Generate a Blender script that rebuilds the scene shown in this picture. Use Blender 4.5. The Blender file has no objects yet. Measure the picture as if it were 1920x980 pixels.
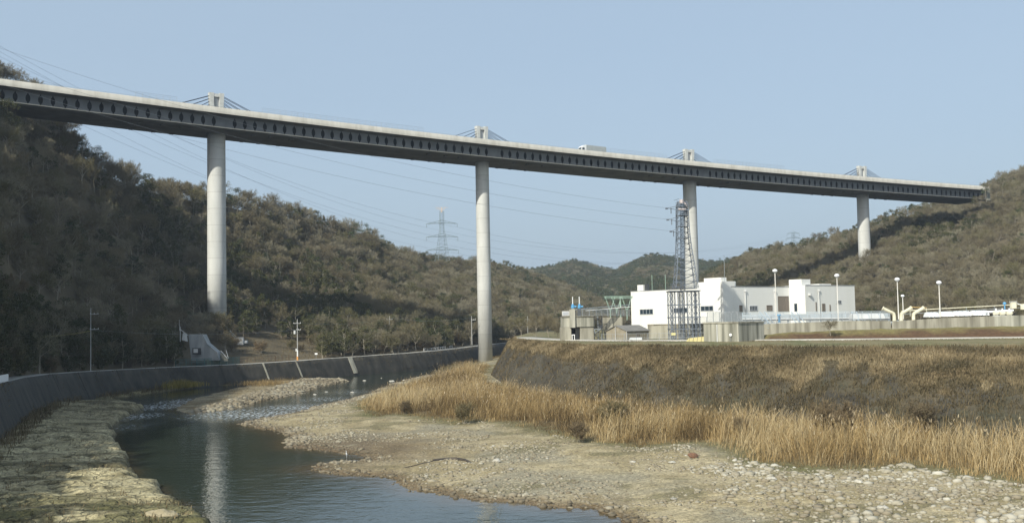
import bpy, math, random
import numpy as np
from mathutils import Vector, Matrix
random.seed(7); rng = np.random.default_rng(11)
sc = bpy.context.scene
COL = sc.collection
R = math.radians

# ------------------------------------------------------------------ camera, sky, sun
F_PX, CX, CY, CAMZ = 2000.0, 960.0, 490.0, 16.0
PITCH, ROLL = R(3.12), R(1.1)
fw = Vector((0, math.cos(PITCH), math.sin(PITCH)))
up0 = Vector((0, -math.sin(PITCH), math.cos(PITCH)))
r0 = Vector((1, 0, 0))
rt = r0*math.cos(ROLL) - up0*math.sin(ROLL)
up = r0*math.sin(ROLL) + up0*math.cos(ROLL)
cam = bpy.data.cameras.new('camera'); co = bpy.data.objects.new('camera', cam); COL.objects.link(co)
m = Matrix((rt, up, -fw)).transposed().to_4x4(); m.translation = (0, 0, CAMZ); co.matrix_world = m
cam.sensor_width = 36; cam.lens = F_PX/1920*36; cam.clip_end = 20000; cam.clip_start = 0.5
sc.camera = co

SUN_AZ_LEFT, SUN_EL = 34.0, 36.0      # sun stands behind the viewer, to the left
w = bpy.data.worlds.new('World'); sc.world = w; w.use_nodes = True
nt = w.node_tree; bg = nt.nodes['Background']
sky = nt.nodes.new('ShaderNodeTexSky'); sky.sky_type = 'NISHITA'; sky.sun_disc = False
sky.sun_elevation = R(SUN_EL); sky.sun_rotation = R(180+SUN_AZ_LEFT)
sky.altitude = 50; sky.air_density = 1.0; sky.dust_density = 4.0; sky.ozone_density = 2.0
veil = nt.nodes.new('ShaderNodeMix'); veil.data_type = 'RGBA'; veil.inputs['Factor'].default_value = .7      # thin high cloud evens out the blue
cl = nt.nodes.new('ShaderNodeTexNoise'); cl.inputs['Scale'].default_value = 1.2; cl.inputs['Detail'].default_value = 6; tcw = nt.nodes.new('ShaderNodeTexCoord')
mpw = nt.nodes.new('ShaderNodeMapping'); mpw.inputs['Scale'].default_value = (1, 1, 5); nt.links.new(tcw.outputs['Generated'], mpw.inputs[0]); nt.links.new(mpw.outputs[0], cl.inputs['Vector'])
crw = nt.nodes.new('ShaderNodeValToRGB'); crw.color_ramp.elements[0].position = .3; crw.color_ramp.elements[1].position = .7
crw.color_ramp.elements[0].color = (.66, .845, 1.04, 1); crw.color_ramp.elements[1].color = (.695, .875, 1.055, 1); nt.links.new(cl.outputs['Fac'], crw.inputs[0])
vs = nt.nodes.new('ShaderNodeVectorMath'); vs.operation = 'SCALE'; vs.inputs['Scale'].default_value = 4.25; nt.links.new(crw.outputs[0], vs.inputs[0]); nt.links.new(vs.outputs[0], veil.inputs['B'])
nt.links.new(sky.outputs[0], veil.inputs['A'])
nt.links.new(veil.outputs['Result'], bg.inputs[0]); bg.inputs[1].default_value = 0.12
sl = bpy.data.lights.new('sun', 'SUN'); sl.energy = 3.8; sl.angle = R(0.55); sl.color = (1, .96, .84)
so = bpy.data.objects.new('sun', sl); COL.objects.link(so)
az = R(180+SUN_AZ_LEFT)
SUNV = Vector((math.sin(az)*math.cos(R(SUN_EL)), math.cos(az)*math.cos(R(SUN_EL)), math.sin(R(SUN_EL))))
so.rotation_euler = SUNV.to_track_quat('Z', 'Y').to_euler(); so.location = (-60, -80, 200)
sc.view_settings.view_transform = 'Standard'; sc.view_settings.look = 'None'
sc.view_settings.gamma = 1; sc.view_settings.use_curve_mapping = False
sc.view_settings.exposure = 0.46
sc.cycles.max_bounces = 5; sc.cycles.diffuse_bounces = 2; sc.cycles.glossy_bounces = 3
sc.cycles.transparent_max_bounces = 6; sc.cycles.use_denoising = True

# ------------------------------------------------------------------ helpers
def ray(px, py):
    return fw + rt*((px-CX)/F_PX) - up*((py-CY)/F_PX)
def at_z(px, py, z):
    d = ray(px, py); t = (z-CAMZ)/d.z; return Vector((0, 0, CAMZ)) + d*t
def at_d(px, py, D):
    d = ray(px, py); return Vector((0, 0, CAMZ)) + d*(D/d.y)
def proj(p):
    v = Vector(p) - Vector((0, 0, CAMZ)); k = v.dot(fw)
    return CX+F_PX*v.dot(rt)/k, CY-F_PX*v.dot(up)/k
def at_dz(px, D, z):
    """point at distance D, height z seen in image column px"""
    p = at_d(px, 600, D)
    for _ in range(4):
        x, y = proj((p.x, D, z)); p.x -= (x-px)/F_PX*D
    return Vector((p.x, D, z))
def on_plane(px, py, q, n):
    d = ray(px, py); o = Vector((0, 0, CAMZ)); return o + d*((q-o).dot(n)/d.dot(n))
def hz(px): return 599 - (px-960)*0.0192

def tag(o, label=None, cat=None, group=None, kind=None):
    if label: o['label'] = label
    if cat: o['category'] = cat
    if group: o['group'] = group
    if kind: o['kind'] = kind
    return o
def thing(name, loc, label, cat, group=None):
    o = bpy.data.objects.new(name, None); o.location = loc; o.empty_display_size = .5
    COL.objects.link(o); return tag(o, label, cat, group)

# value noise in numpy
def _h(ix, iy, s):
    n = (ix*374761393 + iy*668265263 + s*1442695041) & 0xffffffff
    n = ((n ^ (n >> 13))*1274126177) & 0xffffffff
    return ((n ^ (n >> 16)) & 0xffff)/65535.0
def vnoise(x, y, s=0):
    x = np.asarray(x, float); y = np.asarray(y, float)
    ix = np.floor(x).astype(np.int64); iy = np.floor(y).astype(np.int64)
    fx = x-ix; fy = y-iy; fx = fx*fx*(3-2*fx); fy = fy*fy*(3-2*fy)
    return ((_h(ix, iy, s)*(1-fx)+_h(ix+1, iy, s)*fx)*(1-fy) + (_h(ix, iy+1, s)*(1-fx)+_h(ix+1, iy+1, s)*fx)*fy)
def fbm(x, y, s=0, o=4):
    a = 0; amp = .5; tot = 0
    for k in range(o):
        a = a + amp*vnoise(x*2**k, y*2**k, s+k*17); tot += amp; amp *= .5
    return a/tot
def sstep(a, b, x):
    t = np.clip((x-a)/(b-a), 0, 1); return t*t*(3-2*t)

class MB:
    def __init__(s): s.v = []; s.f = []
    def quad(s, pts):
        i = len(s.v); s.v += [tuple(p) for p in pts]; s.f.append(tuple(range(i, i+len(pts))))
    def box(s, c, sz, ax=None, ay=None, az=None):
        """box centred at c, size sz, along unit axes"""
        c = Vector(c); ax = Vector(ax or (1, 0, 0)); ay = Vector(ay or (0, 1, 0)); az = Vector(az or (0, 0, 1))
        i = len(s.v)
        for dz in (-.5, .5):
            for dx, dy in ((-.5, -.5), (.5, -.5), (.5, .5), (-.5, .5)):
                s.v.append(tuple(c + ax*dx*sz[0] + ay*dy*sz[1] + az*dz*sz[2]))
        s.f += [(i, i+3, i+2, i+1), (i+4, i+5, i+6, i+7)] + [(i+k, i+(k+1) % 4, i+4+(k+1) % 4, i+4+k) for k in range(4)]
    def rod(s, p, q, r, n=5, r2=None, cap=True):
        p = Vector(p); q = Vector(q); d = (q-p); L = d.length
        if L < 1e-6: return
        d /= L; a = d.orthogonal().normalized(); b = d.cross(a); r2 = r if r2 is None else r2; i = len(s.v)
        for c, rr in ((p, r), (q, r2)):
            for k in range(n):
                t = 2*math.pi*k/n; s.v.append(tuple(c + (a*math.cos(t)+b*math.sin(t))*rr))
        for k in range(n): s.f.append((i+k, i+(k+1) % n, i+n+(k+1) % n, i+n+k))
        if cap: s.f.append(tuple(i+n-1-k for k in range(n))); s.f.append(tuple(i+n+k for k in range(n)))
    def lathe(s, c, prof, n=16, ax=Vector((1, 0, 0)), ay=Vector((0, 1, 0)), az=Vector((0, 0, 1))):
        c = Vector(c); i = len(s.v); m = len(prof)
        for z, r in prof:
            for k in range(n):
                t = 2*math.pi*k/n; s.v.append(tuple(c + ax*math.cos(t)*r + ay*math.sin(t)*r + az*z))
        for j in range(m-1):
            for k in range(n):
                s.f.append((i+j*n+k, i+j*n+(k+1) % n, i+(j+1)*n+(k+1) % n, i+(j+1)*n+k))
        s.f.append(tuple(i+n-1-k for k in range(n))); s.f.append(tuple(i+(m-1)*n+k for k in range(n)))
    def prism(s, pts, off):
        """polygon pts extruded by vector off"""
        i = len(s.v); n = len(pts); off = Vector(off)
        s.v += [tuple(Vector(p)) for p in pts] + [tuple(Vector(p)+off) for p in pts]
        s.f.append(tuple(i+n-1-k for k in range(n))); s.f.append(tuple(i+n+k for k in range(n)))
        for k in range(n): s.f.append((i+k, i+(k+1) % n, i+n+(k+1) % n, i+n+k))
    def tube(s, pts, r, n=6):
        for a, b in zip(pts[:-1], pts[1:]): s.rod(a, b, r, n)
    def build(s, name, mat, parent=None, smooth=False):
        o0 = parent
        base = Vector((0, 0, 0))
        while o0 is not None: base = base + Vector(o0.location); o0 = o0.parent
        me = bpy.data.meshes.new(name)
        me.from_pydata([tuple(Vector(v)-base) for v in s.v], [], s.f); me.materials.append(mat)
        if smooth: me.polygons.foreach_set('use_smooth', [True]*len(me.polygons))
        o = bpy.data.objects.new(name, me); COL.objects.link(o); o.parent = parent
        return o

def np_mesh(name, V, Fc, mat, parent=None, attrs=None, smooth=False, loc=None):
    """V (n,3), Fc (m,k) constant-size faces"""
    me = bpy.data.meshes.new(name); V = np.asarray(V, np.float32); Fc = np.asarray(Fc, np.int32)
    if loc is not None: V = V - np.array(loc, np.float32)
    me.vertices.add(len(V)); me.vertices.foreach_set('co', V.ravel())
    k = Fc.shape[1]; me.loops.add(Fc.size); me.loops.foreach_set('vertex_index', Fc.ravel())
    me.polygons.add(len(Fc)); me.polygons.foreach_set('loop_start', np.arange(0, Fc.size, k, dtype=np.int32))
    me.polygons.foreach_set('loop_total', np.full(len(Fc), k, np.int32))
    if smooth: me.polygons.foreach_set('use_smooth', np.ones(len(Fc), bool))
    for an, (typ, data) in (attrs or {}).items():
        a = me.attributes.new(an, typ, 'POINT')
        a.data.foreach_set('color' if typ == 'FLOAT_COLOR' else 'value', np.asarray(data, np.float32).ravel())
    me.update(); me.validate()
    me.materials.append(mat)
    o = bpy.data.objects.new(name, me); COL.objects.link(o); o.parent = parent
    if loc is not None and parent is None: o.location = loc
    return o
def grid_faces(nu, nv):
    i = np.arange(nu*nv).reshape(nu, nv)
    return np.stack([i[:-1, :-1].ravel(), i[1:, :-1].ravel(), i[1:, 1:].ravel(), i[:-1, 1:].ravel()], 1)

# ------------------------------------------------------------------ materials
def mat(name, col, rough=.8, col2=None, scale=1.0, bump=0, bscale=None, metal=0, stretch=None, detail=5, ramp=(.35, .65), spec=None):
    M = bpy.data.materials.new(name); M.use_nodes = True; t = M.node_tree; b = t.nodes['Principled BSDF']
    b.inputs['Base Color'].default_value = (*col, 1); b.inputs['Roughness'].default_value = rough; b.inputs['Metallic'].default_value = metal
    if spec is not None: b.inputs['Specular IOR Level'].default_value = spec
    if col2 or bump:
        tc = t.nodes.new('ShaderNodeTexCoord'); src = tc.outputs['Object']
        if stretch:
            mp = t.nodes.new('ShaderNodeMapping'); mp.inputs['Scale'].default_value = stretch; t.links.new(src, mp.inputs[0]); src = mp.outputs[0]
    if col2:
        n = t.nodes.new('ShaderNodeTexNoise'); n.inputs['Scale'].default_value = scale; n.inputs['Detail'].default_value = detail
        t.links.new(src, n.inputs['Vector'])
        r = t.nodes.new('ShaderNodeValToRGB'); r.color_ramp.elements[0].position = ramp[0]; r.color_ramp.elements[1].position = ramp[1]
        r.color_ramp.elements[0].color = (*col, 1); r.color_ramp.elements[1].color = (*col2, 1)
        t.links.new(n.outputs['Fac'], r.inputs[0]); t.links.new(r.outputs[0], b.inputs['Base Color'])
    if bump:
        n2 = t.nodes.new('ShaderNodeTexNoise'); n2.inputs['Scale'].default_value = bscale or scale*3; n2.inputs['Detail'].default_value = 6
        t.links.new(src, n2.inputs['Vector']); bp = t.nodes.new('ShaderNodeBump'); bp.inputs['Strength'].default_value = bump
        bp.inputs['Distance'].default_value = .3
        t.links.new(n2.outputs['Fac'], bp.inputs['Height']); t.links.new(bp.outputs[0], b.inputs['Normal'])
    return M
def attr_mat(name, attr='col', rough=.9, noise=.25, nscale=2.0, bump=.3, bscale=3.0, spec=.3):
    """colour attribute x fine noise"""
    M = bpy.data.materials.new(name); M.use_nodes = True; t = M.node_tree; b = t.nodes['Principled BSDF']
    b.inputs['Roughness'].default_value = rough; b.inputs['Specular IOR Level'].default_value = spec
    a = t.nodes.new('ShaderNodeAttribute'); a.attribute_name = attr
    tc = t.nodes.new('ShaderNodeTexCoord'); n = t.nodes.new('ShaderNodeTexNoise'); n.inputs['Scale'].default_value = nscale; n.inputs['Detail'].default_value = 8
    n.inputs['Roughness'].default_value = .65
    t.links.new(tc.outputs['Object'], n.inputs['Vector'])
    mr = t.nodes.new('ShaderNodeMapRange'); mr.inputs['From Min'].default_value = .3; mr.inputs['From Max'].default_value = .7
    mr.inputs['To Min'].default_value = 1-noise; mr.inputs['To Max'].default_value = 1+noise; t.links.new(n.outputs['Fac'], mr.inputs['Value'])
    mx = t.nodes.new('ShaderNodeMix'); mx.data_type = 'RGBA'; mx.blend_type = 'MULTIPLY'; mx.inputs['Factor'].default_value = 1
    t.links.new(a.outputs['Color'], mx.inputs['A']); t.links.new(mr.outputs[0], mx.inputs['B']); t.links.new(mx.outputs['Result'], b.inputs['Base Color'])
    n2 = t.nodes.new('ShaderNodeTexNoise'); n2.inputs['Scale'].default_value = bscale; n2.inputs['Detail'].default_value = 6
    t.links.new(tc.outputs['Object'], n2.inputs['Vector']); bp = t.nodes.new('ShaderNodeBump'); bp.inputs['Strength'].default_value = bump; bp.inputs['Distance'].default_value = .2
    t.links.new(n2.outputs['Fac'], bp.inputs['Height']); t.links.new(bp.outputs[0], b.inputs['Normal'])
    return M
def ramp_mat(name, cols, source='object', attr='rnd', rough=.85, spec=.2, translucent=0):
    """per-instance or per-leaf colour from a ramp"""
    M = bpy.data.materials.new(name); M.use_nodes = True; t = M.node_tree; b = t.nodes['Principled BSDF']
    b.inputs['Roughness'].default_value = rough; b.inputs['Specular IOR Level'].default_value = spec
    r = t.nodes.new('ShaderNodeValToRGB'); r.color_ramp.interpolation = 'LINEAR'
    while len(r.color_ramp.elements) < len(cols): r.color_ramp.elements.new(.5)
    for k, c in enumerate(cols):
        r.color_ramp.elements[k].position = k/(len(cols)-1); r.color_ramp.elements[k].color = (*c, 1)
    if source == 'object':
        s = t.nodes.new('ShaderNodeObjectInfo'); out = s.outputs['Random']
    else:
        s = t.nodes.new('ShaderNodeAttribute'); s.attribute_name = attr; out = s.outputs['Fac']
    t.links.new(out, r.inputs[0]); t.links.new(r.outputs[0], b.inputs['Base Color'])
    return M

def concrete_joint(name, c1, c2, step):
    """light concrete with pour joints every `step` metres, faint vertical streaks"""
    M = mat(name, c1, .75, c2, .35, .15, 6, stretch=(1, 1, .22), ramp=(.3, .75)); t = M.node_tree; b = t.nodes['Principled BSDF']
    src = b.inputs['Base Color'].links[0].from_socket
    tc = t.nodes.new('ShaderNodeTexCoord'); sx = t.nodes.new('ShaderNodeSeparateXYZ'); t.links.new(tc.outputs['Object'], sx.inputs[0])
    def line(st, wd):
        md = t.nodes.new('ShaderNodeMath'); md.operation = 'PINGPONG'; md.inputs[1].default_value = st/2; t.links.new(sx.outputs['Z'], md.inputs[0])
        lt = t.nodes.new('ShaderNodeMath'); lt.operation = 'LESS_THAN'; lt.inputs[1].default_value = wd; t.links.new(md.outputs[0], lt.inputs[0]); return lt
    a = line(step, .11); c = line(step/3, .04)
    m1 = t.nodes.new('ShaderNodeMath'); m1.operation = 'MULTIPLY_ADD'; m1.inputs[1].default_value = -.17; m1.inputs[2].default_value = 1; t.links.new(a.outputs[0], m1.inputs[0])
    m2 = t.nodes.new('ShaderNodeMath'); m2.operation = 'MULTIPLY_ADD'; m2.inputs[1].default_value = -.06; t.links.new(c.outputs[0], m2.inputs[0]); t.links.new(m1.outputs[0], m2.inputs[2])
    # each lift of concrete slightly different in tone
    dv = t.nodes.new('ShaderNodeMath'); dv.operation = 'DIVIDE'; dv.inputs[1].default_value = step; t.links.new(sx.outputs['Z'], dv.inputs[0])
    fl = t.nodes.new('ShaderNodeMath'); fl.operation = 'FLOOR'; t.links.new(dv.outputs[0], fl.inputs[0])
    wn = t.nodes.new('ShaderNodeTexWhiteNoise'); wn.noise_dimensions = '1D'; t.links.new(fl.outputs[0], wn.inputs['W'])
    m3 = t.nodes.new('ShaderNodeMath'); m3.operation = 'MULTIPLY_ADD'; m3.inputs[1].default_value = .09; t.links.new(wn.outputs[0], m3.inputs[0]); t.links.new(m2.outputs[0], m3.inputs[2])
    mx = t.nodes.new('ShaderNodeMix'); mx.data_type = 'RGBA'; mx.blend_type = 'MULTIPLY'; mx.inputs['Factor'].default_value = 1
    t.links.new(src, mx.inputs['A']); t.links.new(m3.outputs[0], mx.inputs['B']); t.links.new(mx.outputs['Result'], b.inputs['Base Color'])
    return M

M_pier = concrete_joint('pier_concrete', (.43, .435, .41), (.58, .585, .56), 5.4)
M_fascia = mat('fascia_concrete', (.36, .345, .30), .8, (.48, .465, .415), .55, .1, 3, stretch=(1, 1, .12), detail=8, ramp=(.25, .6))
M_web = mat('web_concrete_shaded', (.115, .125, .130), .85, (.155, .168, .175), .3)  # concrete darkened so the overhang's shade is in its colour
M_soffit = mat('soffit_concrete_shaded', (.07, .073, .07), .9, (.11, .112, .108), .2, stretch=(1, 1, 1))  # underside shade put into this darker copy of the concrete
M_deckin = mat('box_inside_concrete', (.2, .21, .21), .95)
M_asphalt = mat('asphalt', (.05, .05, .05), .9, (.075, .075, .075), .8)
M_pylon = mat('pylon_concrete', (.48, .49, .46), .75, (.60, .61, .58), .8)
M_cable = mat('cable_sheath', (.035, .045, .075), .5)
M_steel = mat('galvanised_steel', (.33, .36, .38), .5, (.24, .27, .29), 2, metal=.3)
M_tower = mat('tower_steel', (.19, .22, .26), .5, (.12, .14, .17), 1.5, metal=.2)
M_fartower = mat('pale_tower_steel', (.17, .22, .24), .6)
M_orange = mat('orange_paint', (.55, .42, .30), .6)
M_wire = mat('wire', (.24, .27, .31), .6)
M_white = mat('white_render', (.74, .74, .71), .85, (.68, .68, .63), .35, stretch=(1, 1, .15), detail=8, ramp=(.45, .8))
M_whitep = mat('white_paint', (.8, .81, .8), .5)
M_glass = mat('window_glass', (.03, .045, .06), .12)
M_frame = mat('window_frame', (.45, .47, .5), .5, metal=.3)
M_shutter = mat('brown_shutter', (.16, .135, .11), .6, (.2, .17, .14), 3)
M_grime = mat('stained_concrete', (.11, .11, .085), .9, (.44, .43, .36), .9, .2, 5, stretch=(1, 1, .06), ramp=(.32, .66))
M_grime2 = mat('weathered_concrete', (.13, .12, .09), .9, (.36, .345, .28), .8, .2, 5, stretch=(1, 1, .09), ramp=(.3, .62))
M_wallc = mat('river_wall_concrete_shaded', (.018, .018, .015), .9, (.07, .064, .05), .45, .3, 2.5, stretch=(1, 1, .3), ramp=(.3, .8))  # dark stains, with the hill's shade also mixed into the tone
M_palec = mat('pale_concrete', (.5, .51, .5), .85, (.6, .61, .6), .6)
M_road = mat('road_concrete', (.30, .29, .26), .9, (.40, .39, .35), .3, .1, 8)
M_green = mat('pale_green_steel', (.26, .36, .29), .55)
M_blue = mat('blue_paint', (.10, .32, .55), .5)
M_bluel = mat('pale_blue_steel', (.38, .45, .50), .5)
M_teal = mat('teal_fence', (.06, .16, .16), .6)
M_roofsh = mat('shed_roof', (.17, .165, .15), .8, (.21, .2, .18), 1)
M_shed = mat('shed_wall', (.22, .195, .14), .85, (.27, .24, .18), 1)
M_cream = mat('cream_paint', (.70, .66, .50), .55, (.6, .56, .42), 2)
M_yellow = mat('yellow_tarp', (.52, .46, .20), .7, (.6, .54, .28), 2)
M_lamp = mat('lamp_housing', (.75, .76, .78), .35)
M_pole = mat('pole_concrete', (.42, .42, .40), .7)
M_polew = mat('lamp_pole', (.62, .60, .55), .5)
M_darks = mat('dark_steel', (.05, .055, .06), .6)
M_rust = mat('rusty_rock', (.20, .10, .055), .9, (.12, .07, .045), 3, .5, 6)
M_pipeb = mat('black_hose', (.03, .025, .02), .6, (.07, .055, .04), 3)
M_barrel = mat('orange_guard', (.7, .33, .1), .6)

# ------------------------------------------------------------------ plan of the river bed
def poly(pts, z=0.0): return np.array([[*at_z(x, y, z)[:2]] for x, y in pts])
SHELF = poly([(268, 764), (240, 779), (207, 796), (200, 806), (214, 812), (205, 822), (214, 838), (228, 852), (232, 870), (246, 884), (250, 905), (275, 912), (290, 913), (292, 925), (312, 938), (330, 946), (345, 960), (372, 972), (395, 1000), (420, 1060)])
SHELF = np.vstack([SHELF, [[-60, 60], [-140, 60], [-140, 200]], poly([(60, 770), (100, 760), (180, 757), (230, 757)])])
ISLAND = poly([(328, 772), (334, 760), (352, 752), (400, 738), (440, 727), (500, 716), (560, 711), (640, 711), (646, 715), (600, 722), (585, 728), (560, 737), (520, 745), (480, 752), (440, 765), (400, 771), (352, 774)])
STRIP = poly([(150, 752), (210, 747), (280, 737), (330, 731), (380, 724), (430, 722), (500, 714), (600, 706), (655, 701), (700, 699), (800, 692), (862, 688), (900, 684)])
STRIP = np.vstack([STRIP, [[-10, 430], [-120, 420], [-130, 250]]])
BAR = poly([(880, 690), (845, 700), (800, 703), (760, 712), (715, 727), (695, 738), (650, 750), (605, 760), (560, 772), (500, 783), (470, 790), (462, 797), (490, 803), (530, 812), (545, 820), (540, 832), (560, 840), (620, 846), (685, 856), (692, 862), (660, 866), (610, 868), (585, 874), (590, 880), (640, 889), (705, 893), (735, 897), (750, 910), (790, 920), (860, 933), (905, 941), (960, 941), (985, 948), (1040, 951), (1100, 954), (1120, 962), (1160, 972), (1190, 985), (1260, 1010), (1330, 1060)])
BAR = np.vstack([BAR, [[20, 45], [220, 45], [220, 460], [20, 460], [0, 400]]])
def sdist(P, X, Y):
    """signed distance (positive inside) to polygon"""
    d = np.full(X.shape, 1e9); ins = np.zeros(X.shape, bool); n = len(P)
    for i in range(n):
        ax, ay = P[i]; bx, by = P[(i+1) % n]; ex, ey = bx-ax, by-ay
        t = np.clip(((X-ax)*ex+(Y-ay)*ey)/(ex*ex+ey*ey+1e-9), 0, 1)
        d = np.minimum(d, np.hypot(X-ax-t*ex, Y-ay-t*ey))
        c = ((ay > Y) != (by > Y)) & (X < (bx-ax)*(Y-ay)/(by-ay+1e-12)+ax); ins ^= c
    return np.where(ins, d, -d)

# levee columns: column in the picture and distance of crest and toe
LC = np.array([  # px_crest, D_crest, px_toe, D_toe
    (1010, 470, 985, 480), (975, 400, 950, 410), (952, 330, 916, 342), (948, 275, 898, 272), (1000, 240, 925, 232), (1100, 214, 1020, 200), (1200, 198, 1120, 180), (1400, 179, 1310, 154),
    (1600, 168, 1500, 137), (1900, 160, 1800, 122), (2200, 150, 2100, 104), (2500, 138, 2400, 90)], float)
CREST = np.array([[*at_dz(a, b, 10.6)[:2]] for a, b, c, d in LC]); TOE = np.array([[*at_dz(c, d, 1.6)[:2]] for a, b, c, d in LC])
TOEPOLY = np.vstack([TOE, [[260, 60], [260, 520], [40, 520]]])

def wobble(P, X, Y, amp=1.2, sc=.35, s=5):
    return sdist(P, X, Y) + (fbm(X*sc, Y*sc, s, 4)-.5)*2*amp
def bed(X, Y):
    """height of everything low by the river, with per-zone masks"""
    ds = wobble(SHELF, X, Y, .9, .5, 3); di = wobble(ISLAND, X, Y, 1.6, .25, 9); dp = wobble(STRIP, X, Y, 1.0, .3, 21); db = wobble(BAR, X, Y, 1.3, .3, 33)
    h = -1.2 + 0*X
    n1 = fbm(X*.12, Y*.12, 40, 4); n2 = fbm(X*.9, Y*.9, 44, 4)
    # rock shelf: stepped ledges with cracks
    ter = fbm(X*.16, Y*.30, 50, 4)*4.0; st = np.floor(ter)+sstep(.55, .95, ter-np.floor(ter))
    cr = np.abs(fbm(X*.75, Y*1.1, 57, 4)-.5); cr = sstep(.035, 0, cr)
    hs = np.where(ds > 0, .28*np.clip(ds/1.0, 0, 1)+.30*np.clip(ds/9, 0, 1) + st*.30 + n2*.16 - cr*.3, -1.2+1.2*np.exp(np.minimum(ds, 0)/1.2))
    hi = np.where(di > 0, .12*np.clip(di/1.5, 0, 1)+.22*np.clip(di/5, 0, 1) + (n2-.5)*.25, -1.2+1.2*np.exp(np.minimum(di, 0)/2.5))
    hp = np.where(dp > 0, .2*np.clip(dp/1, 0, 1)+.5*np.clip(dp/4, 0, 1) + (n2-.5)*.2, -1.2+1.2*np.exp(np.minimum(dp, 0)/1.5))
    hb = np.where(db > 0, .15*np.clip(db/2.0, 0, 1)+.35*np.clip(db/14, 0, 1)+.7*np.clip(db/60, 0, 1) + (n1-.5)*.9*np.clip(db/10, 0, 1) + (n2-.5)*.16, -1.2+1.2*np.exp(np.minimum(db, 0)/3.0))
    dt = sdist(TOEPOLY, X, Y); hb = np.maximum(hb, np.where(dt > -14, 1.5*sstep(-14, 0, dt), -9))
    h = np.maximum.reduce([h, hs, hi, hp, hb])
    return h, ds, di, dp, db, dt
def bed_h(x, y): return float(bed(np.array([x]), np.array([y]))[0][0])

# ground cover colours
C = lambda *a: np.array(a)
def mixc(a, b, t): return a*(1-t[..., None]) + b*t[..., None]
def bed_colour(X, Y, h, ds, di, dp, db, dt, reed):
    n1 = fbm(X*.09, Y*.09, 70, 5); n2 = fbm(X*.45, Y*.45, 74, 4); n3 = fbm(X*2.2, Y*2.2, 78, 3)
    sand = mixc(C(.27, .222, .125), C(.355, .30, .185), sstep(.35, .65, n2)); 
    sand = mixc(sand, C(.235, .215, .155), sstep(.52, .68, n1)*.8)              # grey gravelly patches
    sand = mixc(sand, C(.155, .135, .07), sstep(.55, .72, fbm(X*.2, Y*.35, 81, 4))*.8)  # dry herbs
    c = sand
    wet = sstep(.32, .08, h); c = mixc(c, C(.13, .09, .048), wet*.85*sstep(.2, .5, n2+.2))
    # muddy brown flats round the inlet
    ix, iy = at_z(620, 850, 0)[:2]; g = np.exp(-(((X-ix)/13)**2+((Y-iy)/15)**2)); c = mixc(c, C(.12, .085, .048), np.clip(g*1.2, 0, .8)*sstep(.2, .55, n2+.15))
    # grass fringe and soil under the reeds
    c = mixc(c, C(.13, .115, .05), sstep(-2.5, 1.0, reed)*.9); c = mixc(c, C(.16, .12, .06), sstep(1.5, 5, reed)*.9)
    g2 = sstep(-3, 0, reed)*sstep(2, 0, reed)*sstep(.5, .7, fbm(X*.12, Y*.12, 88, 3)); c = mixc(c, C(.10, .10, .035), g2*.7)
    # rock shelf
    cr = sstep(.035, 0, np.abs(fbm(X*.75, Y*1.1, 57, 4)-.5))
    rock = mixc(C(.29, .25, .14), C(.41, .36, .215), sstep(.3, .7, n2)); rock = mixc(rock, C(.10, .085, .04), sstep(.52, .66, fbm(X*.18, Y*.4, 61, 4))*.85); rock = mixc(rock, C(.09, .075, .04), sstep(160, 200, Y+(n1-.5)*60)*.35)
    rock = mixc(rock, C(.07, .065, .045), cr*.7)
    # a weedy green-brown fringe near the viewer and along the wall
    wx = sstep(104, 88, Y)*sstep(.34, .5, fbm(X*.3, Y*.3, 66, 4)); rock = mixc(rock, C(.085, .082, .032), wx*.8)
    rock = mixc(rock, C(.06, .055, .035), sstep(.25, .05, h)*.7)
    c = np.where((ds > -1)[..., None], rock, c)
    isl = mixc(C(.26, .22, .14), C(.16, .12, .06), sstep(.4, .6, n2)); c = np.where((di > -1.5)[..., None], isl, c)
    stp = mixc(C(.20, .165, .08), C(.10, .09, .045), sstep(.35, .6, n2)); c = np.where((dp > -1)[..., None] & (ds < 0)[..., None], stp, c)
    c = mixc(c, C(.045, .04, .022), sstep(.02, -.25, h))
    return c*(.9+.2*n3[..., None])

REED = poly([(672, 748), (700, 738), (760, 716), (820, 702), (860, 693), (900, 686)], 1.0)
REED = np.vstack([REED, TOE[2:] + [(1.5, 2.5)], [[200, 60]], poly([(2150, 985), (1920, 912), (1840, 896), (1760, 880), (1700, 872), (1640, 876), (1560, 878), (1480, 872), (1400, 862), (1350, 838), (1300, 832), (1240, 830), (1200, 838), (1130, 830), (1060, 818), (1000, 806), (950, 792), (900, 787), (850, 790), (790, 782), (740, 775), (710, 778), (680, 772), (668, 760)], 1.0)])
def reed_d(X, Y): return sdist(REED, X, Y) + (fbm(X*.22, Y*.22, 91, 4)-.5)*3.6

X0, X1, Y0, Y1 = -115, 150, 58, 440
def ax_lin(a, b, s): return np.arange(a, b+s*.5, s)
ys = np.concatenate([np.arange(58, 150, .33), np.arange(150, 260, .7), np.arange(260, 440, 1.4)])
xs = ax_lin(X0, X1, .5)
GX, GY = np.meshgrid(xs, ys, indexing='ij')
H, ds, di, dp, db, dt = bed(GX, GY); RD = reed_d(GX, GY)
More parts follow.
